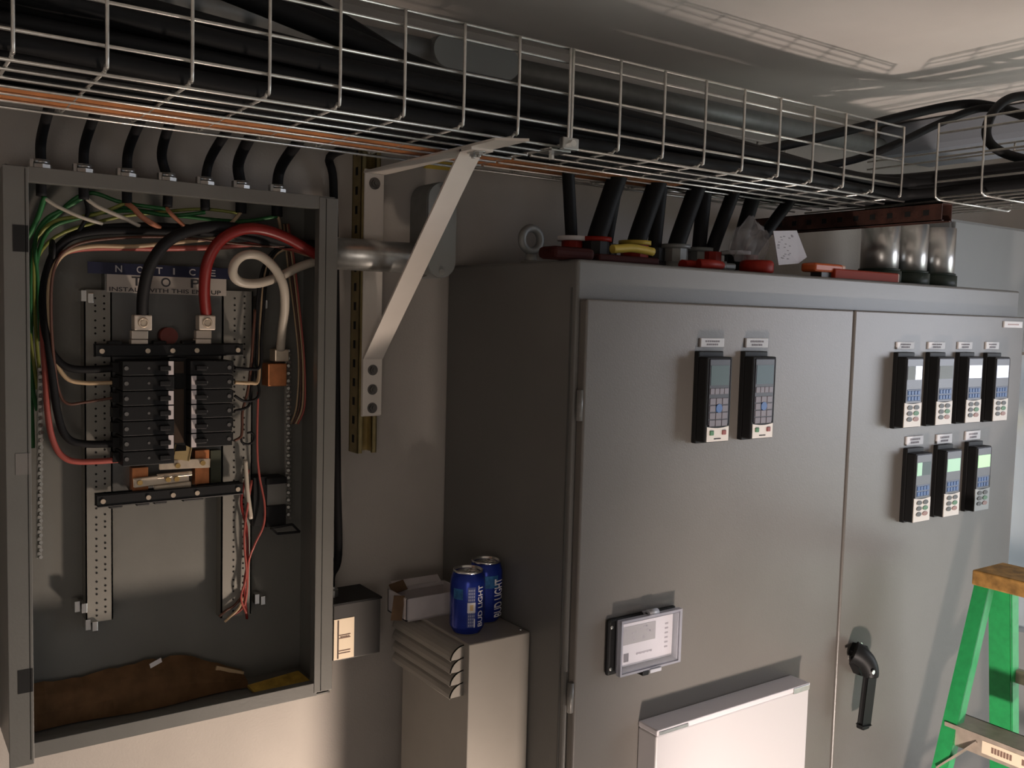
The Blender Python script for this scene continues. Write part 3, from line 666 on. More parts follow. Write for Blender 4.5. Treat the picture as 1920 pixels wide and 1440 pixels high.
wire('branch_wire', 'short black wire from the top right breaker to the right side', [(440, 690, -.07), (470, 692, -.066), (488, 686, -.06), (490, 640, -.055), (494, 585, -.050), (500, 520, -.05), (520, 470, -.06)], .0030, BLACK, tail=[(0.70, -0.062, 1.852), (0.735, -0.066, 1.849)])
wire('branch_wire', 'tan wire from the second right breaker to the right side', [(440, 717, -.07), (470, 718, -.068), (484, 712, -.060), (486, 650, -.048), (489, 590, -.046), (498, 510, -.046), (530, 468, -.06)], .0034, TANW, tail=[(0.70, -0.060, 1.836), (0.735, -0.066, 1.838)])
wire('branch_wire', 'black wire with a kink from the third right breaker upwards', [(440, 742, -.07), (458, 752, -.066), (480, 748, -.062), (486, 732, -.060), (481, 700, -.056), (482, 640, -.052), (484, 590, -.048), (495, 500, -.05), (525, 465, -.06)], .0026, BLACK, tail=[(0.70, -0.066, 1.860), (0.735, -0.070, 1.856)])
wire('branch_wire', 'black wire from the fourth right breaker joining the bundle', [(440, 770, -.07), (458, 766, -.066), (468, 758, -.062), (470, 738, -.058), (474, 700, -.054), (476, 650, -.052), (480, 590, -.05), (492, 505, -.052), (525, 462, -.064)], .0024, BLACK, tail=[(0.70, -0.058, 1.858), (0.735, -0.064, 1.853)])
wire('branch_wire', 'brown wire hanging beside the right breakers with a curled end', [(440, 826, -.07), (452, 818, -.068), (454, 800, -.066), (455, 770, -.064), (464, 735, -.062), (470, 690, -.060), (474, 640, -.058), (478, 580, -.054)], .0026, BROWNW)
wire('curled_wire', 'thin black wire end curled into a ring below the right breakers', [(452, 818, -.062), (454, 829, -.062), (464, 833, -.062), (474, 828, -.062), (477, 818, -.062), (471, 811, -.062), (464, 812, -.062)], .0022, BLACK)
for k, (mt_, dx) in enumerate(((TANW, 0), (BROWNW, 8), (TANW, 16), (PINKW, 22))):
    wire('spare_wire', ['tan', 'brown', 'outer tan', 'pinkish'][k]+' spare wire running down the inner right wall of the panel', [(532+dx*.4, 420, -.02-.002*k), (540+dx*.6, 500, -.024-.006*k), (552+dx*.5, 590, -.03-.010*k), (560+dx*.5, 680, -.03-.012*k), (556+dx*.7, 760, -.03-.012*k), (545+dx*.6, 795, -.026-.010*k)], .0018, mt_)
wire('control_wire', 'thin red wire drooping over the black bracket on the lower right', [(484, 735, -.05), (482, 830, -.054), (486, 890, -.056), (496, 945, -.062), (494, 985, -.064), (478, 1020, -.06), (466, 1055, -.05), (463, 1110, -.048), (455, 1140, -.046), (428, 1158, -.046)], .0021, PINKW)
wire('control_wire', 'red wire hanging beside the right slotted rail', [(466, 880, -.046), (452, 938, -.046), (462, 990, -.046), (464, 1050, -.046), (458, 1100, -.046), (463, 1160, -.042)], .0026, REDW)
wire('control_wire', 'faded red wire with frayed end beside the right slotted rail', [(472, 900, -.048), (458, 1000, -.052), (462, 1075, -.05), (452, 1120, -.05), (462, 1150, -.05)], .0022, PINKW)
wire('control_wire', 'pale bare wire tail splayed at the right rail foot', [(455, 1120, -.044), (448, 1140, -.05), (432, 1156, -.05), (421, 1166, -.05)], .0024, TANW)
wire('control_wire', 'dark wire tail splayed at the right rail foot', [(456, 1115, -.04), (440, 1135, -.044), (424, 1145, -.044), (411, 1156, -.044)], .0024, BROWNW)
wire('white_tube', 'pale cable jacket standing beside the lower right rail', [(460, 862, -.050), (464, 920, -.050), (471, 972, -.046)], .0042, WHITEW)
# green and pale conductors fanning out below the top
for k, (pts, mt_, lab, r) in enumerate((
    ([(84, 368, -.07), (70, 410, -.06), (52, 445, -.05), (40, 468, -.035)], GREENW, 'green ground wire curving to the left flange slot', .0042),
    ([(160, 368, -.07), (120, 392, -.06), (85, 412, -.05), (66, 450, -.035), (70, 520, -.02), (76, 640, -.03)], GREENW, 'green ground wire from the second cable to the left ground bar', .0032),
    ([(237, 380, -.07), (180, 402, -.055), (110, 412, -.045), (78, 435, -.03), (64, 470, -.022), (66, 600, -.02), (74, 700, -.03)], YGREENW, 'yellow-green ground wire reaching the left ground bar', .0030),
    ([(312, 392, -.07), (230, 380, -.05), (165, 362, -.04), (110, 400, -.03), (62, 470, -.02), (60, 700, -.02), (70, 770, -.03)], GREENW, 'dark green ground wire running along the panel top', .0034),
    ([(385, 398, -.07), (320, 404, -.05), (240, 395, -.04), (150, 408, -.03), (80, 450, -.016), (58, 620, -.018), (62, 840, -.02)], GREENW, 'long green ground wire down to the lower left ground bar', .0034),
    ([(450, 400, -.07), (380, 392, -.05), (300, 398, -.036), (200, 412, -.026), (90, 455, -.012), (54, 560, -.014), (70, 730, -.03)], YGREENW, 'long yellow-green ground wire behind the green ones', .0028),
    ([(520, 405, -.07), (450, 415, -.05), (340, 405, -.032), (220, 388, -.022)], GREENW, 'green ground wire from the rightmost cable', .0034),
    ([(84, 372, -.07), (110, 388, -.075), (152, 407, -.08), (192, 420, -.076)], WHITEW, 'pale conductor slanting from the first cable into the bundle', .0030),
    ([(162, 372, -.07), (185, 388, -.075), (230, 408, -.08), (262, 424, -.078)], WHITEW, 'pale conductor slanting from the second cable into the bundle', .0034),
    ([(238, 382, -.07), (250, 390, -.080), (268, 408, -.085), (300, 428, -.080)], M('salmon_insulation', (0.42, 0.16, 0.09), 0.45), 'salmon conductor slanting from the third cable into the bundle', .0048),
    ([(312, 390, -.07), (322, 402, -.078), (345, 424, -.080)], M('salmon_insulation', (0.4, 0.16, 0.1)), 'short salmon conductor below the fourth cable', .0036),
    ([(456, 390, -.07), (448, 402, -.076), (436, 416, -.080), (420, 428, -.078)], TANW, 'tan conductor from the sixth cable into the bundle', .0032),
    ([(520, 400, -.07), (526, 430, -.05), (524, 450, -.04)], TANW, 'tan conductor below the seventh cable', .0030),
    ([(160, 372, -.066), (164, 400, -.07), (150, 430, -.075), (135, 448, -.07)], BLACK, 'short black conductor dropping from the second cable', .0032))):
    wire('conductor', lab, pts, r, mt_)
B().torus(W(98, 470, -.062), 0.016, 0.003, axis='X').make('cable_tie', BLACKP, label='black tie band around the wire bundle at its upper left bend', cat='cable tie')
# debris in the bottom of the box
random.seed(11)
db_ = B(); n = 26; top = []; 
prev = None
for i in range(n):
    f = i/(n-1); x = 0.218+f*0.372; hgt = 0.062-0.004*math.sin(f*9)+random.uniform(-.003, .003) if f < .75 else 0.058-(f-.75)*.17+random.uniform(-.002, .002)
    yb_ = -0.10+0.01*math.sin(f*7); yt_ = -0.018
    cur = [db_.bm.verts.new((x, -0.062+0.006*math.sin(f*9), pz0+0.006)), db_.bm.verts.new((x, -0.050, pz0+0.012+0.3*hgt)), db_.bm.verts.new((x, -0.034, pz0+0.010+0.75*hgt)), db_.bm.verts.new((x, yt_, pz0+0.012+hgt))]
    if prev:
        for a_, b__, c_, d_ in zip(prev, prev[1:], cur[1:], cur): db_.bm.faces.new((a_, b__, c_, d_))
    prev = cur
r_ = bmesh.ops.solidify(db_.bm, geom=db_.bm.faces[:], thickness=0.003)
db_.make('cardboard_scrap', CARD, label='torn brown cardboard scrap lying in the panel bottom', cat='cardboard')
ys = B(); ys.obox((0.640, -0.085, pz0+0.010), (0.052, 0.005, 0.002), (-0.004, 0.022, 0.004), (0, -0.0006, 0.003), bev=0.001)
ys.make('foam_scrap', M('yellow_foam', (0.42, 0.28, 0.05), 0.8, var=0.3, scale=60), label='yellow scrap in the right bottom corner of the panel', cat='scrap')
ws = B(); ws.obox(W(292, 1243, -.03), (0.010, 0, 0.004), (0, 0.001, 0), (-0.001, 0, 0.004)).make('paper_scrap', LABELW, label='tiny white paper scrap atop the cardboard in the panel', cat='scrap')
gs = B(); gs.bar(W(405, 1252, -.03), W(456, 1263, -.03), 0.008, 0.004).make('wire_offcut', TANW, label='pale wire offcut on the cardboard scrap in the panel', cat='scrap')
# cables entering the panel top
ORD = ['first', 'second', 'third', 'fourth', 'fifth', 'sixth', 'seventh']
ctop = [(0, 0), (2, 0), (3, 0), (-20, 3), (12, 0), (-12, 0), (8, 0)]
for k, px in enumerate((77, 157, 238, 314, 385, 452, 520)):
    p = W(px, 316+k*4.6, -0.07); x = p.x
    t = thing('cable', ORD[k]+' black cable from the left entering the breaker panel top', 'cable', (x, -0.07, pz1), 'cables entering the breaker panel')
    s = ctop[k][0]*0.0009; r = 0.0082 if k < 5 else 0.0098
    B().tube([(x, -0.07, pz1-0.035), (x, -0.07, pz1+0.01), (x+s*.6, -0.075, 1.990), (x+s, -0.16, 2.03), (x+s, -0.24, 2.055), (x+s+0.06, -0.29, 2.075), (x+s+0.2, -0.30, 2.078)], r, n=10).make('sheath', BLACK, t)
    c = B(); c.cyl((x, -0.07, pz1), (x, -0.07, pz1+0.014), 0.0165, n=8, smooth=False).cyl((x, -0.07, pz1+0.014), (x, -0.07, pz1+0.022), 0.0125, n=16).cyl((x, -0.07, pz1-0.012), (x, -0.07, pz1-t_), 0.0145, n=8)
    c.box(x-0.018, x-0.013, -0.085, -0.072, pz1+0.004, pz1+0.020).make('connector', GALV, t)

# ------------------------------------------------------------------ conduit, fitting, strut and shelf bracket
cz = 1.841
cn = thing('conduit_run', 'short galvanized conduit from the panel side to an oval-covered fitting', 'conduit', (0.86, -0.085, cz-0.03))
B().cyl((px1+0.001, -0.085, cz), (0.985, -0.085, cz), 0.0305, n=32).make('pipe', GALV, cn)
B().cyl((px1, -0.085, cz), (px1+0.006, -0.085, cz), 0.036, n=12, smooth=False).make('locknut', GALV, cn)
fb_ = B()
ov = lambda x, y, rx_, z0, z1, n=14: [(x+rx_*math.cos(a), y, z1-rx_+rx_*math.sin(a)) for a in [math.pi*i/n for i in range(n+1)]]+[(x+rx_*math.cos(a), y, z0+rx_+rx_*math.sin(a)) for a in [math.pi+math.pi*i/n for i in range(n+1)]]
fx = W(828, 430, -0.12).x; oz1 = W(828, 341, -0.12).z; oz0 = W(828, 522, -0.12).z
fb_.prism(ov(fx, -0.118, 0.034, oz0, oz1), (0, 0.066, 0))
fb_.cyl((0.955, -0.085, cz), (fx-0.02, -0.085, cz), 0.036, n=24)
fo = fb_.make('fitting_body', CAST, cn)
B().prism(ov(fx, -0.123, 0.032, oz0+.002, oz1-.002), (0, 0.0045, 0)).make('fitting_cover', M('cover_grey', (0.27, 0.285, 0.28), 0.42, 0.3), fo)
s = B()
for zz in (oz0+0.012, oz1-0.012): s.cyl((fx, -0.126, zz), (fx, -0.122, zz), 0.006, n=12)
s.make('cover_screws', GALV, fo)

st = thing('strut_channel', 'yellow-brown slotted strut channel fixed upright on the wall', 'strut', (0.836, -0.02, 1.448))
s = B(); sx0, sx1, sz0, sz1 = 0.815, 0.857, 1.449, 2.14
s.box(sx0, sx0+0.0025, -0.041, 0.0, sz0, sz1).box(sx1-0.0025, sx1, -0.041, 0.0, sz0, sz1).box(sx0, sx1, -0.0025, 0, sz0, sz1)
s.box(sx0, sx0+0.010, -0.041, -0.0385, sz0, sz1).box(sx1-0.010, sx1, -0.041, -0.0385, sz0, sz1).box(sx0+0.0085, sx0+0.010, -0.041, -0.034, sz0, sz1).box(sx1-0.010, sx1-0.0085, -0.041, -0.034, sz0, sz1)
z = sz0+0.02
while z < sz1-0.05:
    s.box(sx0-0.0004, sx0+0.001, -0.025, -0.015, z, z+0.016, 1); z += 0.038
s.make('channel', [BRASSY, HOLE], st)
brk = thing('shelf_bracket', 'white painted steel bracket holding up the wire tray', 'bracket', (0.842, -0.26, 1.52))
vx0, vx1 = 0.820, 0.862
B().box(vx0, vx1, -0.046, -0.0415, 1.524, 2.012, bev=0.001).make('upright', WHITEP, brk)
arm = B(); arm.box(vx0-0.001, vx1+0.001, -0.505, -0.0415, 2.0035, 2.0075)
arm.prism([(vx0-0.001, -0.505, 2.0035), (vx1+0.001, -0.505, 2.0035), (vx1+0.001, -0.535, 2.0035)], (0, 0, 0.004))
arm.make('arm', WHITEP, brk)
sb = B(); P1, P2 = Vector((0.841, -0.050, 1.640)), Vector((0.841, -0.372, 1.975))
sb.bar(P1, P2, 0.042, 0.004, side=(1, 0, 0)); sb.box(vx0, vx1, -0.0505, -0.0462, 1.526, 1.642, bev=0.001)
sb.bar(P2, P2+Vector((0, -0.030, 0.0285)), 0.042, 0.004, side=(1, 0, 0)); sb.box(vx0, vx1, -0.435, -0.398, 1.999, 2.0032)
so = sb.make('brace_strap', WHITEP, brk)
def bolt(c, d, r=0.0085, mat=None):
    q = B(); c = Vector(c); d = Vector(d); q.cyl(c, c+d*0.0016, r*1.25, n=18).cyl(c, c+d*0.006, r*0.85, n=6, smooth=False).cyl(c+d*0.006, c+d*0.009, r*0.42, n=10); return q.make('bolt', mat or GALV, brk)
BOLTM = M('dull_bolt', (0.16, 0.15, 0.14), 0.4, 0.7)
for zz in (1.617, 1.578, 1.541): bolt((0.841, -0.0507, zz), (0, -1, 0), 0.0085, BOLTM)
bolt((0.841, -0.0462, 1.985), (0, -1, 0), 0.0095, BOLTM)
for yy in (-0.408, -0.425): bolt((0.841, yy, 1.999), (0, 0, -1), 0.0085)

# small relay box and its drop cable
rb = thing('relay_box', 'small dark metal box with a cream label beside the panel', 'relay box', (0.79, -0.05, 1.055))
B().box(0.742, 0.842, -0.100, -0.001, 1.056, 1.166, bev=0.001).make('housing', M('dark_relay_metal', (0.075, 0.072, 0.07), 0.35, 0.3), rb)
B().box(0.740, 0.844, -0.102, -0.001, 1.1655, 1.1695).make('lid', BLACKP, rb)
lb = B(); lb.box(0.7425, 0.785, -0.1008, -0.0995, 1.058, 1.138)
for zz in (1.105, 1.099, 1.074, 1.069): lb.box(0.753, 0.777, -0.1012, -0.100, zz, zz+0.0018, 1)
for i in range(5): lb.box(0.756+i*0.004, 0.759+i*0.004, -0.1012, -0.100, 1.1015, 1.1035, 1)
lb.box(0.7495, 0.7525, -0.1012, -0.100, 1.06, 1.136, 2)
lb.make('rating_label', [M('cream_label', (0.88, 0.74, 0.56), 0.35), M('label_brown_ink', (0.16, 0.09, 0.07), 0.7), M('label_brown_edge', (0.07, 0.04, 0.03), 0.6)], rb)
dc = thing('cable', 'single black cable dropping past the panel to the small relay box', 'cable', (0.760, -0.05, 1.17))
B().tube([(0.758, -0.05, 1.170), (0.758, -0.05, 1.21), W(634, 1040, -.03), W(632, 900, -.02), W(630, 700, -.02), W(628, 500, -.02), W(625, 340, -.02), W(623, 290, -.05), (0.78, -0.20, 2.04), (0.82, -0.26, 2.06)], 0.0082, n=10).make('sheath', BLACK, dc)
B().cyl((0.760, -0.05, 1.1695), (0.760, -0.05, 1.183), 0.013, n=8, smooth=False).cyl((0.760, -0.05, 1.183), (0.760, -0.05, 1.19), 0.010, n=14).make('connector', GALV, dc)

# ------------------------------------------------------------------ wire basket trays
WR = 0.0024
FZ = (2.0445, 2.0965, 2.1475, 2.170); BY = (-0.49, -0.44, -0.39, -0.34, -0.29, -0.24, -0.19); TZ0, TYF, TYB = 2.012, -0.500, -0.185
def tray_x(x0, x1, xs_, label, xb=None):
    t = thing('wire_basket_tray', label, 'cable tray', ((x0+x1)/2, -0.34, TZ0-0.003))
    f = B(); k = B(); bt = B()
    for z in FZ:
        f.cyl((x0, TYF, z), (x1, TYF, z), WR, n=8); k.cyl((x0, TYB, z), (x1, TYB, z), WR, n=8)
    for y in BY: bt.cyl((x0, y, TZ0), (xb or x1, y, TZ0), WR, n=8)
    for x in xs_:
        f.tube([(x, TYF-2*WR*0.9, FZ[3]), (x, TYF-2*WR*0.9, 2.03), (x, TYF+0.003, TZ0+0.010), (x, TYF+0.012, TZ0+2*WR*0.9)], WR, n=8, sub=4)
        k.tube([(x, TYB+2*WR*0.9, FZ[3]), (x, TYB+2*WR*0.9, 2.03), (x, TYB-0.003, TZ0+0.010), (x, TYB-0.012, TZ0+2*WR*0.9)], WR, n=8, sub=4)
        bt.cyl((x, TYF+0.010, TZ0+2*WR*0.9), (x, TYB-0.010, TZ0+2*WR*0.9), WR, n=8)
    f.make('front_side', ZINC, t); k.make('back_side', ZINC, t); bt.make('bottom', ZINC, t)
tray_x(-0.36, 0.9635, [0.1525+0.10135*i for i in range(-5, 9)], 'left section of the wire basket tray running along the wall')
tray_x(0.9695, 1.905, [0.9695+0.1034*i for i in range(10)], 'right section of the wire basket tray running along the wall', xb=1.935)
t = thing('wire_basket_tray', 'wire basket tray turning off toward the room at the far right', 'cable tray', (2.07, -1.2, TZ0-0.003))
f = B(); k = B(); bt = B(); RX0, RX1, RYE = 1.917, 2.225, -2.2
for z in (2.0445, 2.0965, 2.1475, 2.168): f.cyl((RX0, -0.575, z), (RX0, RYE, z), WR, n=8); k.cyl((RX1, -0.19, z), (RX1, RYE, z), WR, n=8)
for i in range(7): bt.cyl((RX0+0.010+0.048*i, -0.575 if i < 1 else -0.19, TZ0), (RX0+0.010+0.048*i, RYE, TZ0), WR, n=8)
y = -0.578; 
while y > RYE:
    f.tube([(RX0-0.004, y, 2.168), (RX0-0.004, y, 2.03), (RX0+0.003, y, TZ0-0.002), (RX0+0.014, y, TZ0-0.0045)], WR, n=8, sub=4)
    k.tube([(RX1+0.004, y, 2.168), (RX1+0.004, y, 2.03), (RX1-0.003, y, TZ0-0.002), (RX1-0.014, y, TZ0-0.0045)], WR, n=8, sub=4)
    bt.cyl((RX0+0.012, y, TZ0-0.0045), (RX1-0.012, y, TZ0-0.0045), WR, n=8); y -= 0.1016
f.make('left_side', ZINC, t); k.make('right_side', ZINC, t); bt.make('bottom', ZINC, t)
sc = thing('splice_clamp', 'bolted zinc splice clamp joining the two tray sections', 'clamp', (0.966, -0.49, 2.0))
q = B(); q.box(0.950, 0.983, -0.509, -0.497, 2.006, 2.026, bev=0.002); q.box(0.935, 0.975, -0.498, -0.455, 2.0035, 2.0065, bev=0.001); q.make('plate', GALV, sc)
q = B(); q.cyl((0.966, -0.516, 2.016), (0.966, -0.492, 2.016), 0.006, n=6, smooth=False).cyl((0.952, -0.475, 1.992), (0.952, -0.475, 2.014), 0.005, n=6, smooth=False); q.make('bolts', ALU, sc)

# orange-brown batten and yellow sticker behind the tray, rusty strut under its corner
B().box(-0.42, 1.42, -0.318, -0.222, 2.0145, 2.0175).make('tray_board', PLANK, label='long thin orange-brown board lying under the cables in the tray', cat='board')
B().prism([W(793, 315, -0.0015), W(812, 296, -0.0015), W(884, 297, -0.0015), W(866, 322, -0.0015)], (0, 0.001, 0)).make('warning_sticker', YELLOW, label='yellow warning sticker behind the white bracket below the tray', cat='sticker')
rs = thing('support_strut', 'rusty perforated steel strut under the tray corner', 'strut', (1.985, -0.30, 1.955))
q = B(); ux0, ux1, uz0, uz1, uy0, uy1 = 1.962, 2.003, 1.966, 2.0065, -0.566, -0.001
q.box(ux0, ux0+0.0025, uy0, uy1, uz0, uz1).box(ux1-0.0025, ux1, uy0, uy1, uz0, uz1).box(ux0, ux1, uy0, uy1, uz1-0.0025, uz1).box(ux0, ux0+0.010, uy0, uy1, uz0, uz0+0.0025).box(ux1-0.010, ux1, uy0, uy1, uz0, uz0+0.0025)
y = uy0+0.03
while y < -0.04: q.box(ux0-0.0004, ux0+0.001, y, y+0.014, uz0+0.014, uz0+0.026, 1); y += 0.045
q.make('channel', [RUST, HOLE], rs)

# ------------------------------------------------------------------ black cables in the trays
random.seed(5)
G = 'black cables lying in the wire basket tray'
def hump(x):     # the pile rises towards the left end
    return max(0.0, (0.75-x)/1.1)
i = 0
lay = [(2.030, 8), (2.054, 8), (2.078, 7), (2.100, 5)]
for li, (z, n_) in enumerate(lay):
    for j in range(n_):
        y0 = -0.470+0.255*(j+0.5*(li % 2))/max(1, n_-1)*0.93
        xe = 2.02+0.17*random.random()
        pts = []
        for x in (-0.5, -0.2, 0.1, 0.4, 0.7, 1.0, 1.3, 1.6, 1.78):
            zz = z+random.uniform(-.004, .004)+hump(x)*(z-2.02)*0.75
            if x > 1.2: zz = TZ0+0.016+(zz-TZ0-0.016)*max(0.45, 1-(x-1.2)*0.9)
            pts.append((x, min(-0.205, max(-0.478, y0+random.uniform(-.010, .010))), zz))
        if j % 2 == 0:
            yv = -0.62-0.02*j; xx = 1.945+0.03*j
            pts += [(1.90+0.012*j, y0-0.02, pts[-1][2]-0.002), (xx, -0.56-0.012*j, pts[-1][2]), (xx+.005, -0.9, pts[-1][2]), (xx, -1.5, pts[-1][2]), (xx, -2.15, pts[-1][2])]
        else: pts += [(1.90, y0, pts[-1][2])]
        B().tube(pts, random.choice((.0105, .012, .0125)), n=8, sub=4).make('power_cable', BLACK, label='black power cable lying among many alike in the wire basket tray', cat='cable', group=G)
def cable(label, pts, r, grp=None): return B().tube(pts, r, n=10, sub=8).make('power_cable', BLACK, label=label, cat='cable', group=grp)
cable('thick black cable bulging above the tray at the upper left', [(-0.4, -0.34, 2.20), (0.1, -0.33, 2.235), (0.35, -0.31, 2.245), (0.6, -0.28, 2.215), (0.85, -0.25, 2.15), (1.1, -0.25, 2.12), (1.4, -0.26, 2.08)], .021)
cable('second thick black cable bulging above the tray at the upper left', [(-0.4, -0.40, 2.19), (0.1, -0.39, 2.205), (0.35, -0.37, 2.20), (0.6, -0.34, 2.17), (0.85, -0.31, 2.135), (1.1, -0.30, 2.11), (1.4, -0.29, 2.07)], .018)
cable('black cable dropping from the ceiling into the tray at the upper left', [(0.40, -0.12, 2.325), (0.46, -0.16, 2.30), (0.53, -0.22, 2.25), (0.60, -0.27, 2.20), (0.75, -0.30, 2.15), (1.0, -0.33, 2.12)], .015)
cable('black cable rising out of the tray corner toward the duct', [W(1240, 305, -.27), W(1420, 282, -.30), W(1560, 252, -.33), W(1700, 216, -.38), W(1800, 196, -.44), W(1862, 200, -.52), W(1935, 222, -.62)], .011)
cable('second black cable rising from the tray corner toward the right', [W(1480, 322, -.32), W(1600, 300, -.36), W(1680, 270, -.42), W(1760, 232, -.46), W(1830, 205, -.50), W(1880, 204, -.56)], .009)
cable('black cable looping over the far right tray', [W(1935, 178, -.66), W(1895, 184, -.64), W(1866, 205, -.63), W(1850, 240, -.63), W(1856, 268, -.64), W(1885, 288, -.66), W(1935, 302, -.70)], .010)
# conduit body on the wall above the tray
cbx = thing('oval_conduit_fitting', 'grey oval-covered conduit body high on the wall behind the tray', 'conduit fitting', (1.04, -0.05, 2.21))
q = B(); ox0, ox1, oz = 0.955, 1.165, 2.262
def ovx(y, rz): return [(ox1-rz+rz*math.sin(a), y, oz+rz*math.cos(a)) for a in [math.pi*i/12 for i in range(13)]]+[(ox0+rz-rz*math.sin(a), y, oz-rz*math.cos(a)) for a in [math.pi*i/12 for i in range(13)]]
q.prism(ovx(-0.066, 0.036), (0, 0.062, 0)).cyl((-0.8, -0.034, oz), (0.97, -0.034, oz), 0.026, n=20).cyl((1.15, -0.034, oz), (2.5, -0.034, oz), 0.026, n=20)
o = q.make('body', CAST, cbx); B().prism(ovx(-0.071, 0.033), (0, 0.0045, 0)).make('cover', M('cover_grey', (0.27, 0.285, 0.28)), o)

# ------------------------------------------------------------------ cable entries on the cabinet top
entries = [ # x base, x top, y, radius, collar colour, label
 (1.180, 1.150, .0125, LABELW, 'slim black cable with a white collar, leftmost entering the cabinet top'),
 (1.222, 1.262, .0200, REDP, 'thick black cable slanting into the cabinet top, second from left'),
 (1.272, 1.282, .0110, BLACKP, 'thin black cable between two thick ones above the yellow collar'),
 (1.330, 1.372, .0200, YELLOW, 'thick black cable with a yellow collar entering the cabinet top'),
 (1.405, 1.400, .0150, BLACKP, 'upright black cable just right of the yellow collar'),
 (1.445, 1.488, .0190, CAST, 'thick slanting black cable with a grey collar, left of the forked pair'),
 (1.540, 1.532, .0160, CAST, 'upright black cable of the forked pair on the cabinet top'),
 (1.556, 1.602, .0150, REDP, 'slanting black cable of the forked pair on the cabinet top'),
 (1.660, 1.690, .0170, LABELW, 'thick black cable with a white collar, right of the forked pair'),
 (1.680, 1.795, .0140, REDP, 'black cable bending furthest right into the cabinet top')]
for k, (xb_, xt_, r, cm, lab) in enumerate(entries):
    yb_ = -0.25-(0.02 if k % 2 else 0.0); t = thing('cable', lab, 'cable', (xb_, yb_, ZT), 'cables entering the cabinet top')
    B().tube([(xb_, yb_, ZT+0.002), (xb_+(xt_-xb_)*.06, yb_, ZT+0.05), (xb_+(xt_-xb_)*.6, yb_-0.01, ZT+0.13), (xt_, yb_-0.02, ZT+0.19), (xt_+0.01, yb_-0.03, ZT+0.24)], r, n=12).make('sheath', BLACK, t)
    if k not in (2, 4, 7, 9): B().cyl((xb_, yb_, ZT+0.050), (xb_, yb_, ZT+0.059), 0.034 if r > .015 else 0.030, n=28).make('collar', cm, t)
    B().cyl((xb_, yb_, ZT), (xb_, yb_, ZT+0.022), r+0.014, n=24).cyl((xb_, yb_, ZT+0.022), (xb_, yb_, ZT+0.050), r+0.009, n=10, smooth=False).make('gland', [REDP, BLACKP, BLACKP, REDP, BLACKP, CAST, CAST, REDP, BLACKP, REDP][k], t)
def top_at(px, py, y): return W(px, py, y)
# red and yellow hand tools and tape along the front of the top
def pliers(xa, xb, y, ma, lab, nm='pliers'):
    t = thing(nm, lab, 'hand tool', ((xa+xb)/2, y, ZT), None); L = xb-xa
    for s_ in (-1, 1):
        B().tube([(xa, y+0.022*s_, ZT+0.010), (xa+L*.25, y+0.028*s_, ZT+0.0115), (xa+L*.55, y+0.016*s_, ZT+0.0115), (xa+L*.68, y+0.004*s_, ZT+0.0115)], lambda f: 0.0105-0.003*f, n=10).make('handle', ma, t)
    B().obox((xa+L*.82, y, ZT+0.011), (L*.18, 0, 0), (0, 0.010, 0), (0, 0, 0.007), bev=0.004).cyl((xa+L*.68, y, ZT+0.001), (xa+L*.68, y, ZT+0.020), 0.014, n=20).make('jaws', DARKG, t)
DKRED = M('dark_red_plastic', (0.034, 0.006, 0.005), 0.7, spec=0.15)
def flat_on_top(name, lab, cat, px_a, px_b, y, h, d, mat, bev=0.004):
    a_, b__ = W(px_a, 490, y), W(px_b, 490, y)
    return B().box(a_.x, b__.x, y-d/2, y+d/2, ZT, ZT+h, bev=bev).make(name, mat, label=lab, cat=cat)
flat_on_top('tool_pouch', 'dark red flat pouch at the left end of the cabinet top', 'tool pouch', 1022, 1100, -0.40, 0.022, 0.05, DKRED, 0.008)
flat_on_top('strap_roll', 'dark red strap lying under the yellow collar on the cabinet top', 'strap', 1108, 1222, -0.40, 0.014, 0.045, DKRED)
yw = B(); a_, b__ = W(1148, 465, -0.37), W(1224, 468, -0.37)
yw.tube([(a_.x, -0.37, ZT+0.029), (a_.x+.02, -0.37, ZT+0.031), ((a_.x+b__.x)/2, -0.37, ZT+0.034), (b__.x, -0.37, ZT+0.030)], .0085, n=10).tube([(a_.x, -0.35, ZT+0.0085), (b__.x, -0.35, ZT+0.0085)], .008)
yw.make('marking_tool', YELLOW, label='yellow handled tool lying across the cabinet top', cat='hand tool')
pl_a = W(1305, 490, -0.40); pl_b = W(1385, 490, -0.40); pliers(pl_a.x, pl_b.x, -0.385, REDP, 'red handled pliers lying between the cables on the cabinet top')
a_, b__ = W(1392, 490, -0.39), W(1452, 490, -0.39)
q = B(); q.lathe([(0.012, 0, 0), (0.032, 0.0, 0), (0.036, 0.006, 0), (0.036, 0.022, 0), (0.032, 0.028, 0), (0.012, 0.028, 0), (0.012, 0.0, 0)], ((a_.x+b__.x)/2, -0.385, ZT), n=32).make('tape_roll', REDP, label='red tape roll beneath the clear bag on the cabinet top', cat='tape')
# clear bag with white paper
bgx = W(1440, 470, -0.36).x; bgt = thing('plastic_bag', 'crumpled clear plastic bag with a white paper label on the cabinet top', 'bag', (bgx, -0.32, ZT))
bm_ = B(); random.seed(4)
r_ = bmesh.ops.create_icosphere(bm_.bm, subdivisions=4, radius=1.0)
for v in r_['verts']:
    n_ = v.co.normalized(); wv = 1+0.12*math.sin(7*n_.x+3*n_.z)+0.10*math.sin(9*n_.z+5*n_.y)+0.05*math.sin(23*n_.x+17*n_.y)
    z_ = max(-0.75, n_.z*wv)
    v.co = Vector((bgx-0.012+0.050*n_.x*wv*(1-0.25*max(0, z_)), -0.32+0.032*n_.y*wv, ZT+0.030+0.040+z_*0.052))
for v in bm_.bm.verts: v.co.z = max(ZT+0.0288, v.co.z)
bm_.make('film', FILM, bgt, label='clear crumpled film')
pp = [W(1450, 433, -0.372), W(1494, 432, -0.365), W(1513, 482, -0.372), W(1497, 494, -0.375), W(1460, 497, -0.378)]
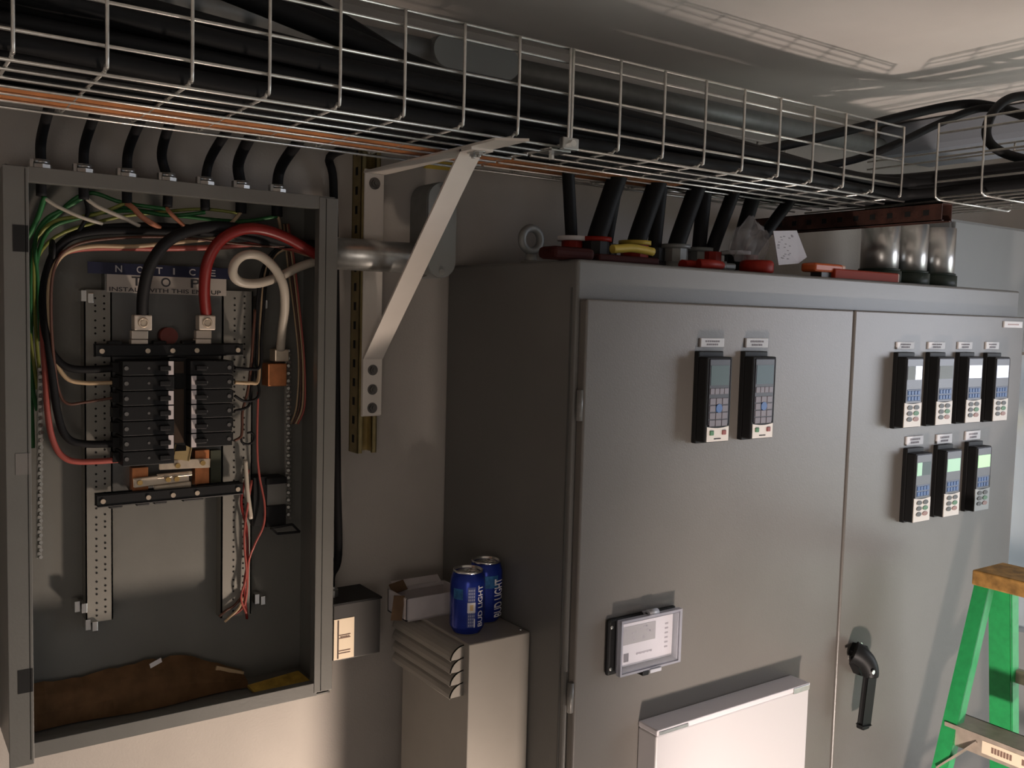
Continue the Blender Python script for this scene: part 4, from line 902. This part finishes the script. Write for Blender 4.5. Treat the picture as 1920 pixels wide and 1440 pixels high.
q = B(); q.prism(pp, (0.001, 0.003, 0), 0)
random.seed(9)
for i in range(22):
    f_, g_ = random.random(), random.random(); c_ = pp[0].lerp(pp[1], 0.1+.75*f_).lerp(pp[4].lerp(pp[3], 0.1+.75*f_), .1+.8*g_); q.obox(c_+Vector((0, -0.0007, 0)), (0.003, 0, 0), (0, 0.0004, 0), (0, 0, 0.0009), 1)
q.make('paper_label', [M('white_paper', (0.66, 0.62, 0.66), 0.6), INK], bgt, label='white printed paper')
a_, b__ = W(1515, 495, -0.38), W(1574, 495, -0.38)
q = B(); q.box(a_.x, b__.x-0.012, -0.40, -0.36, ZT+0.014, ZT+0.034, 0, 0.005).box(b__.x-0.014, b__.x, -0.398, -0.362, ZT+0.013, ZT+0.033, 1, 0.003).box(a_.x+.03, b__.x-.03, -0.395, -0.365, ZT, ZT+0.015, 2)
q.make('utility_knife', [ORANGE, M('pale_orange_end', (0.75, 0.45, 0.33), 0.5), DARKG], label='orange tool with a pale end on the cabinet top', cat='hand tool')
a_, b__ = W(1562, 515, -0.40), W(1684, 520, -0.40)
t = thing('level', 'long red spirit level lying at the right of the cabinet top', 'level', ((a_.x+b__.x)/2, -0.39, ZT))
B().box(a_.x, b__.x-.006, -0.405, -0.375, ZT, ZT+0.024, bev=0.003).make('body', M('orange_red_enamel', (0.34, 0.035, 0.012), 0.55, spec=0.15), t); B().box(b__.x-.0062, b__.x, -0.404, -0.376, ZT+0.001, ZT+0.023, bev=0.002).make('end_cap', M('pale_end', (0.6, 0.42, 0.36), 0.5), t)
# three upright conduits behind the level
for k, (xp, lab) in enumerate(((2.212, 'leftmost'), (2.343, 'middle'), (2.477, 'rightmost'))):
    t = thing('riser_conduit', lab+' of three shiny upright conduits on the cabinet top', 'conduit', (xp, -0.25, ZT), 'shiny conduits rising from the cabinet top')
    top = 2.006
    B().cyl((xp, -0.25, ZT), (xp, -0.25, top), 0.048, n=40).make('pipe', PIPE, t)
    B().cyl((xp, -0.25, ZT), (xp, -0.25, ZT+0.040), 0.056, n=40).cyl((xp, -0.25, ZT+0.040), (xp, -0.25, ZT+0.046), 0.052, n=40).make('coupling', M('dark_green_coupling', (0.018, 0.030, 0.020), 0.5), t)
# grey box on the wall right of the cabinet
gb = thing('wall_enclosure', 'pale grey wall enclosure standing out behind the cabinet top right', 'enclosure', (2.98, -0.1, 1.66))
B().box(2.622, 3.35, -0.20, -0.001, 1.66, 2.050, bev=0.004).make('body', M('pale_grey_enamel', (0.36, 0.37, 0.38), 0.4), gb)
B().box(2.630, 3.34, -0.212, -0.1995, 1.668, 2.042, bev=0.003).make('door', M('pale_grey_enamel', (0.36, 0.37, 0.38)), gb)
# a notice stuck on the frosted window behind the cabinet
q = B(); q.box(3.40, 3.55, 0.050, 0.0545, 1.30, 1.52, 0).box(3.40, 3.55, 0.0492, 0.0502, 1.36, 1.43, 1)
q.make('window_notice', [LABELW, M('bright_yellow_print', (0.9, 0.72, 0.05), 0.5)], label='white notice with a yellow band at the bright far right window', cat='notice')

# ------------------------------------------------------------------ green step ladder
ld = thing('step_ladder', 'green fibreglass step ladder with a worn brown top cap', 'ladder', (2.1, -0.8, 0.0))
LY0, LY1 = -0.600, -1.02
cp = B(); cp.box(2.117, 2.252, LY1, LY0, 1.136, 1.172, bev=0.004)
for yy in (-0.70, -0.80, -0.9): cp.box(2.175, 2.215, yy-0.035, yy+0.005, 1.1715, 1.1724, 1)
cp.make('top_cap', [CAPM, M('bare_tan_plastic', (0.66, 0.40, 0.14), 0.6)], ld, label='brown worn cap')
def rail(p, q_, fl, nm, dr):
    p = Vector(p); q_ = Vector(q_); r = B(); r.bar(p, q_, 0.004, 0.034 if nm == 'front_rail' else 0.050, side=(1, 0, 0)); 
    d = (q_-p).normalized(); off = Vector((dr*0.013, 0, 0))
    r.bar(p+off+Vector((0, -fl, 0)), q_+off+Vector((0, -fl, 0)), 0.028, 0.004, side=(1, 0, 0))
    return r.make(nm, GREENL, ld)
for yc in (LY0-0.016, LY1+0.016):
    s_ = 1 if yc > -0.8 else -1
    rail((2.138, yc, 1.145), (1.762, yc, 0.012), 0.015*s_, 'front_rail', 1)
    rail((2.184, yc-0.014*s_, 1.145), (2.333, yc-0.014*s_, 0.012), 0.029*s_, 'rear_rail', 1)
    for (x_, z_) in ((1.762, 0), (2.345, 0)): B().box(x_-0.03, x_+0.03, yc-0.03, yc+0.03, 0.0, 0.03, bev=0.004).make('foot', BLACKP, ld)
sl = (2.138-1.762)/1.133
for z_ in (0.815, 0.535, 0.255):
    xr = 1.762+sl*z_; s = B(); s.box(xr-0.004, xr+0.078, LY1+0.012, LY0-0.006, z_+0.012, z_+0.016).box(xr-0.004, xr, LY1+0.012, LY0-0.006, z_-0.030, z_+0.016).box(xr+0.074, xr+0.078, LY1+0.012, LY0-0.006, z_-0.012, z_+0.016)
    so = s.make('step', STEPM, ld)
    if z_ > 0.8:
        k_ = B(); k_.box(xr-0.0048, xr-0.004, -0.845, -0.695, z_-0.022, z_+0.006)
        for i in range(7): k_.box(xr-0.0052, xr-0.0044, -0.716-i*0.0066-0.005, -0.716-i*0.0066, z_-0.014, z_-0.001, 1)
        for i in range(4): k_.box(xr-0.0052, xr-0.0044, -0.782-i*0.0066-0.005, -0.782-i*0.0066, z_-0.014, z_-0.001, 1)
        k_.make('sticker', [STICK, M('sticker_print', (0.20, 0.12, 0.09), 0.7)], so, label='cream sticker with dark block lettering')
        for yy, sg in ((LY0-0.006, -1), (LY1+0.012, 1)): B().bar((xr+0.004, yy+sg*0.075, z_-0.004), (xr-0.028, yy+sg*0.004, z_-0.085), 0.024, 0.004, side=(1, 0, 0)).make('step_brace', STEPM, ld)
for z_ in (0.915, 0.62, 0.33):
    xr = 2.345-(2.345-2.196)/1.133*z_; B().box(xr+0.002, xr+0.020, LY1+0.03, LY0-0.045, z_-0.016, z_+0.016, bev=0.002).make('rear_bar', STEPM, ld)
for s_, yy in ((1, LY0-0.05), (-1, LY1+0.05)):
    B().bar((1.94, yy, 0.60), (2.265, yy, 0.64), 0.020, 0.004, side=(0, 0, 1)).make('spreader', ALU, ld)
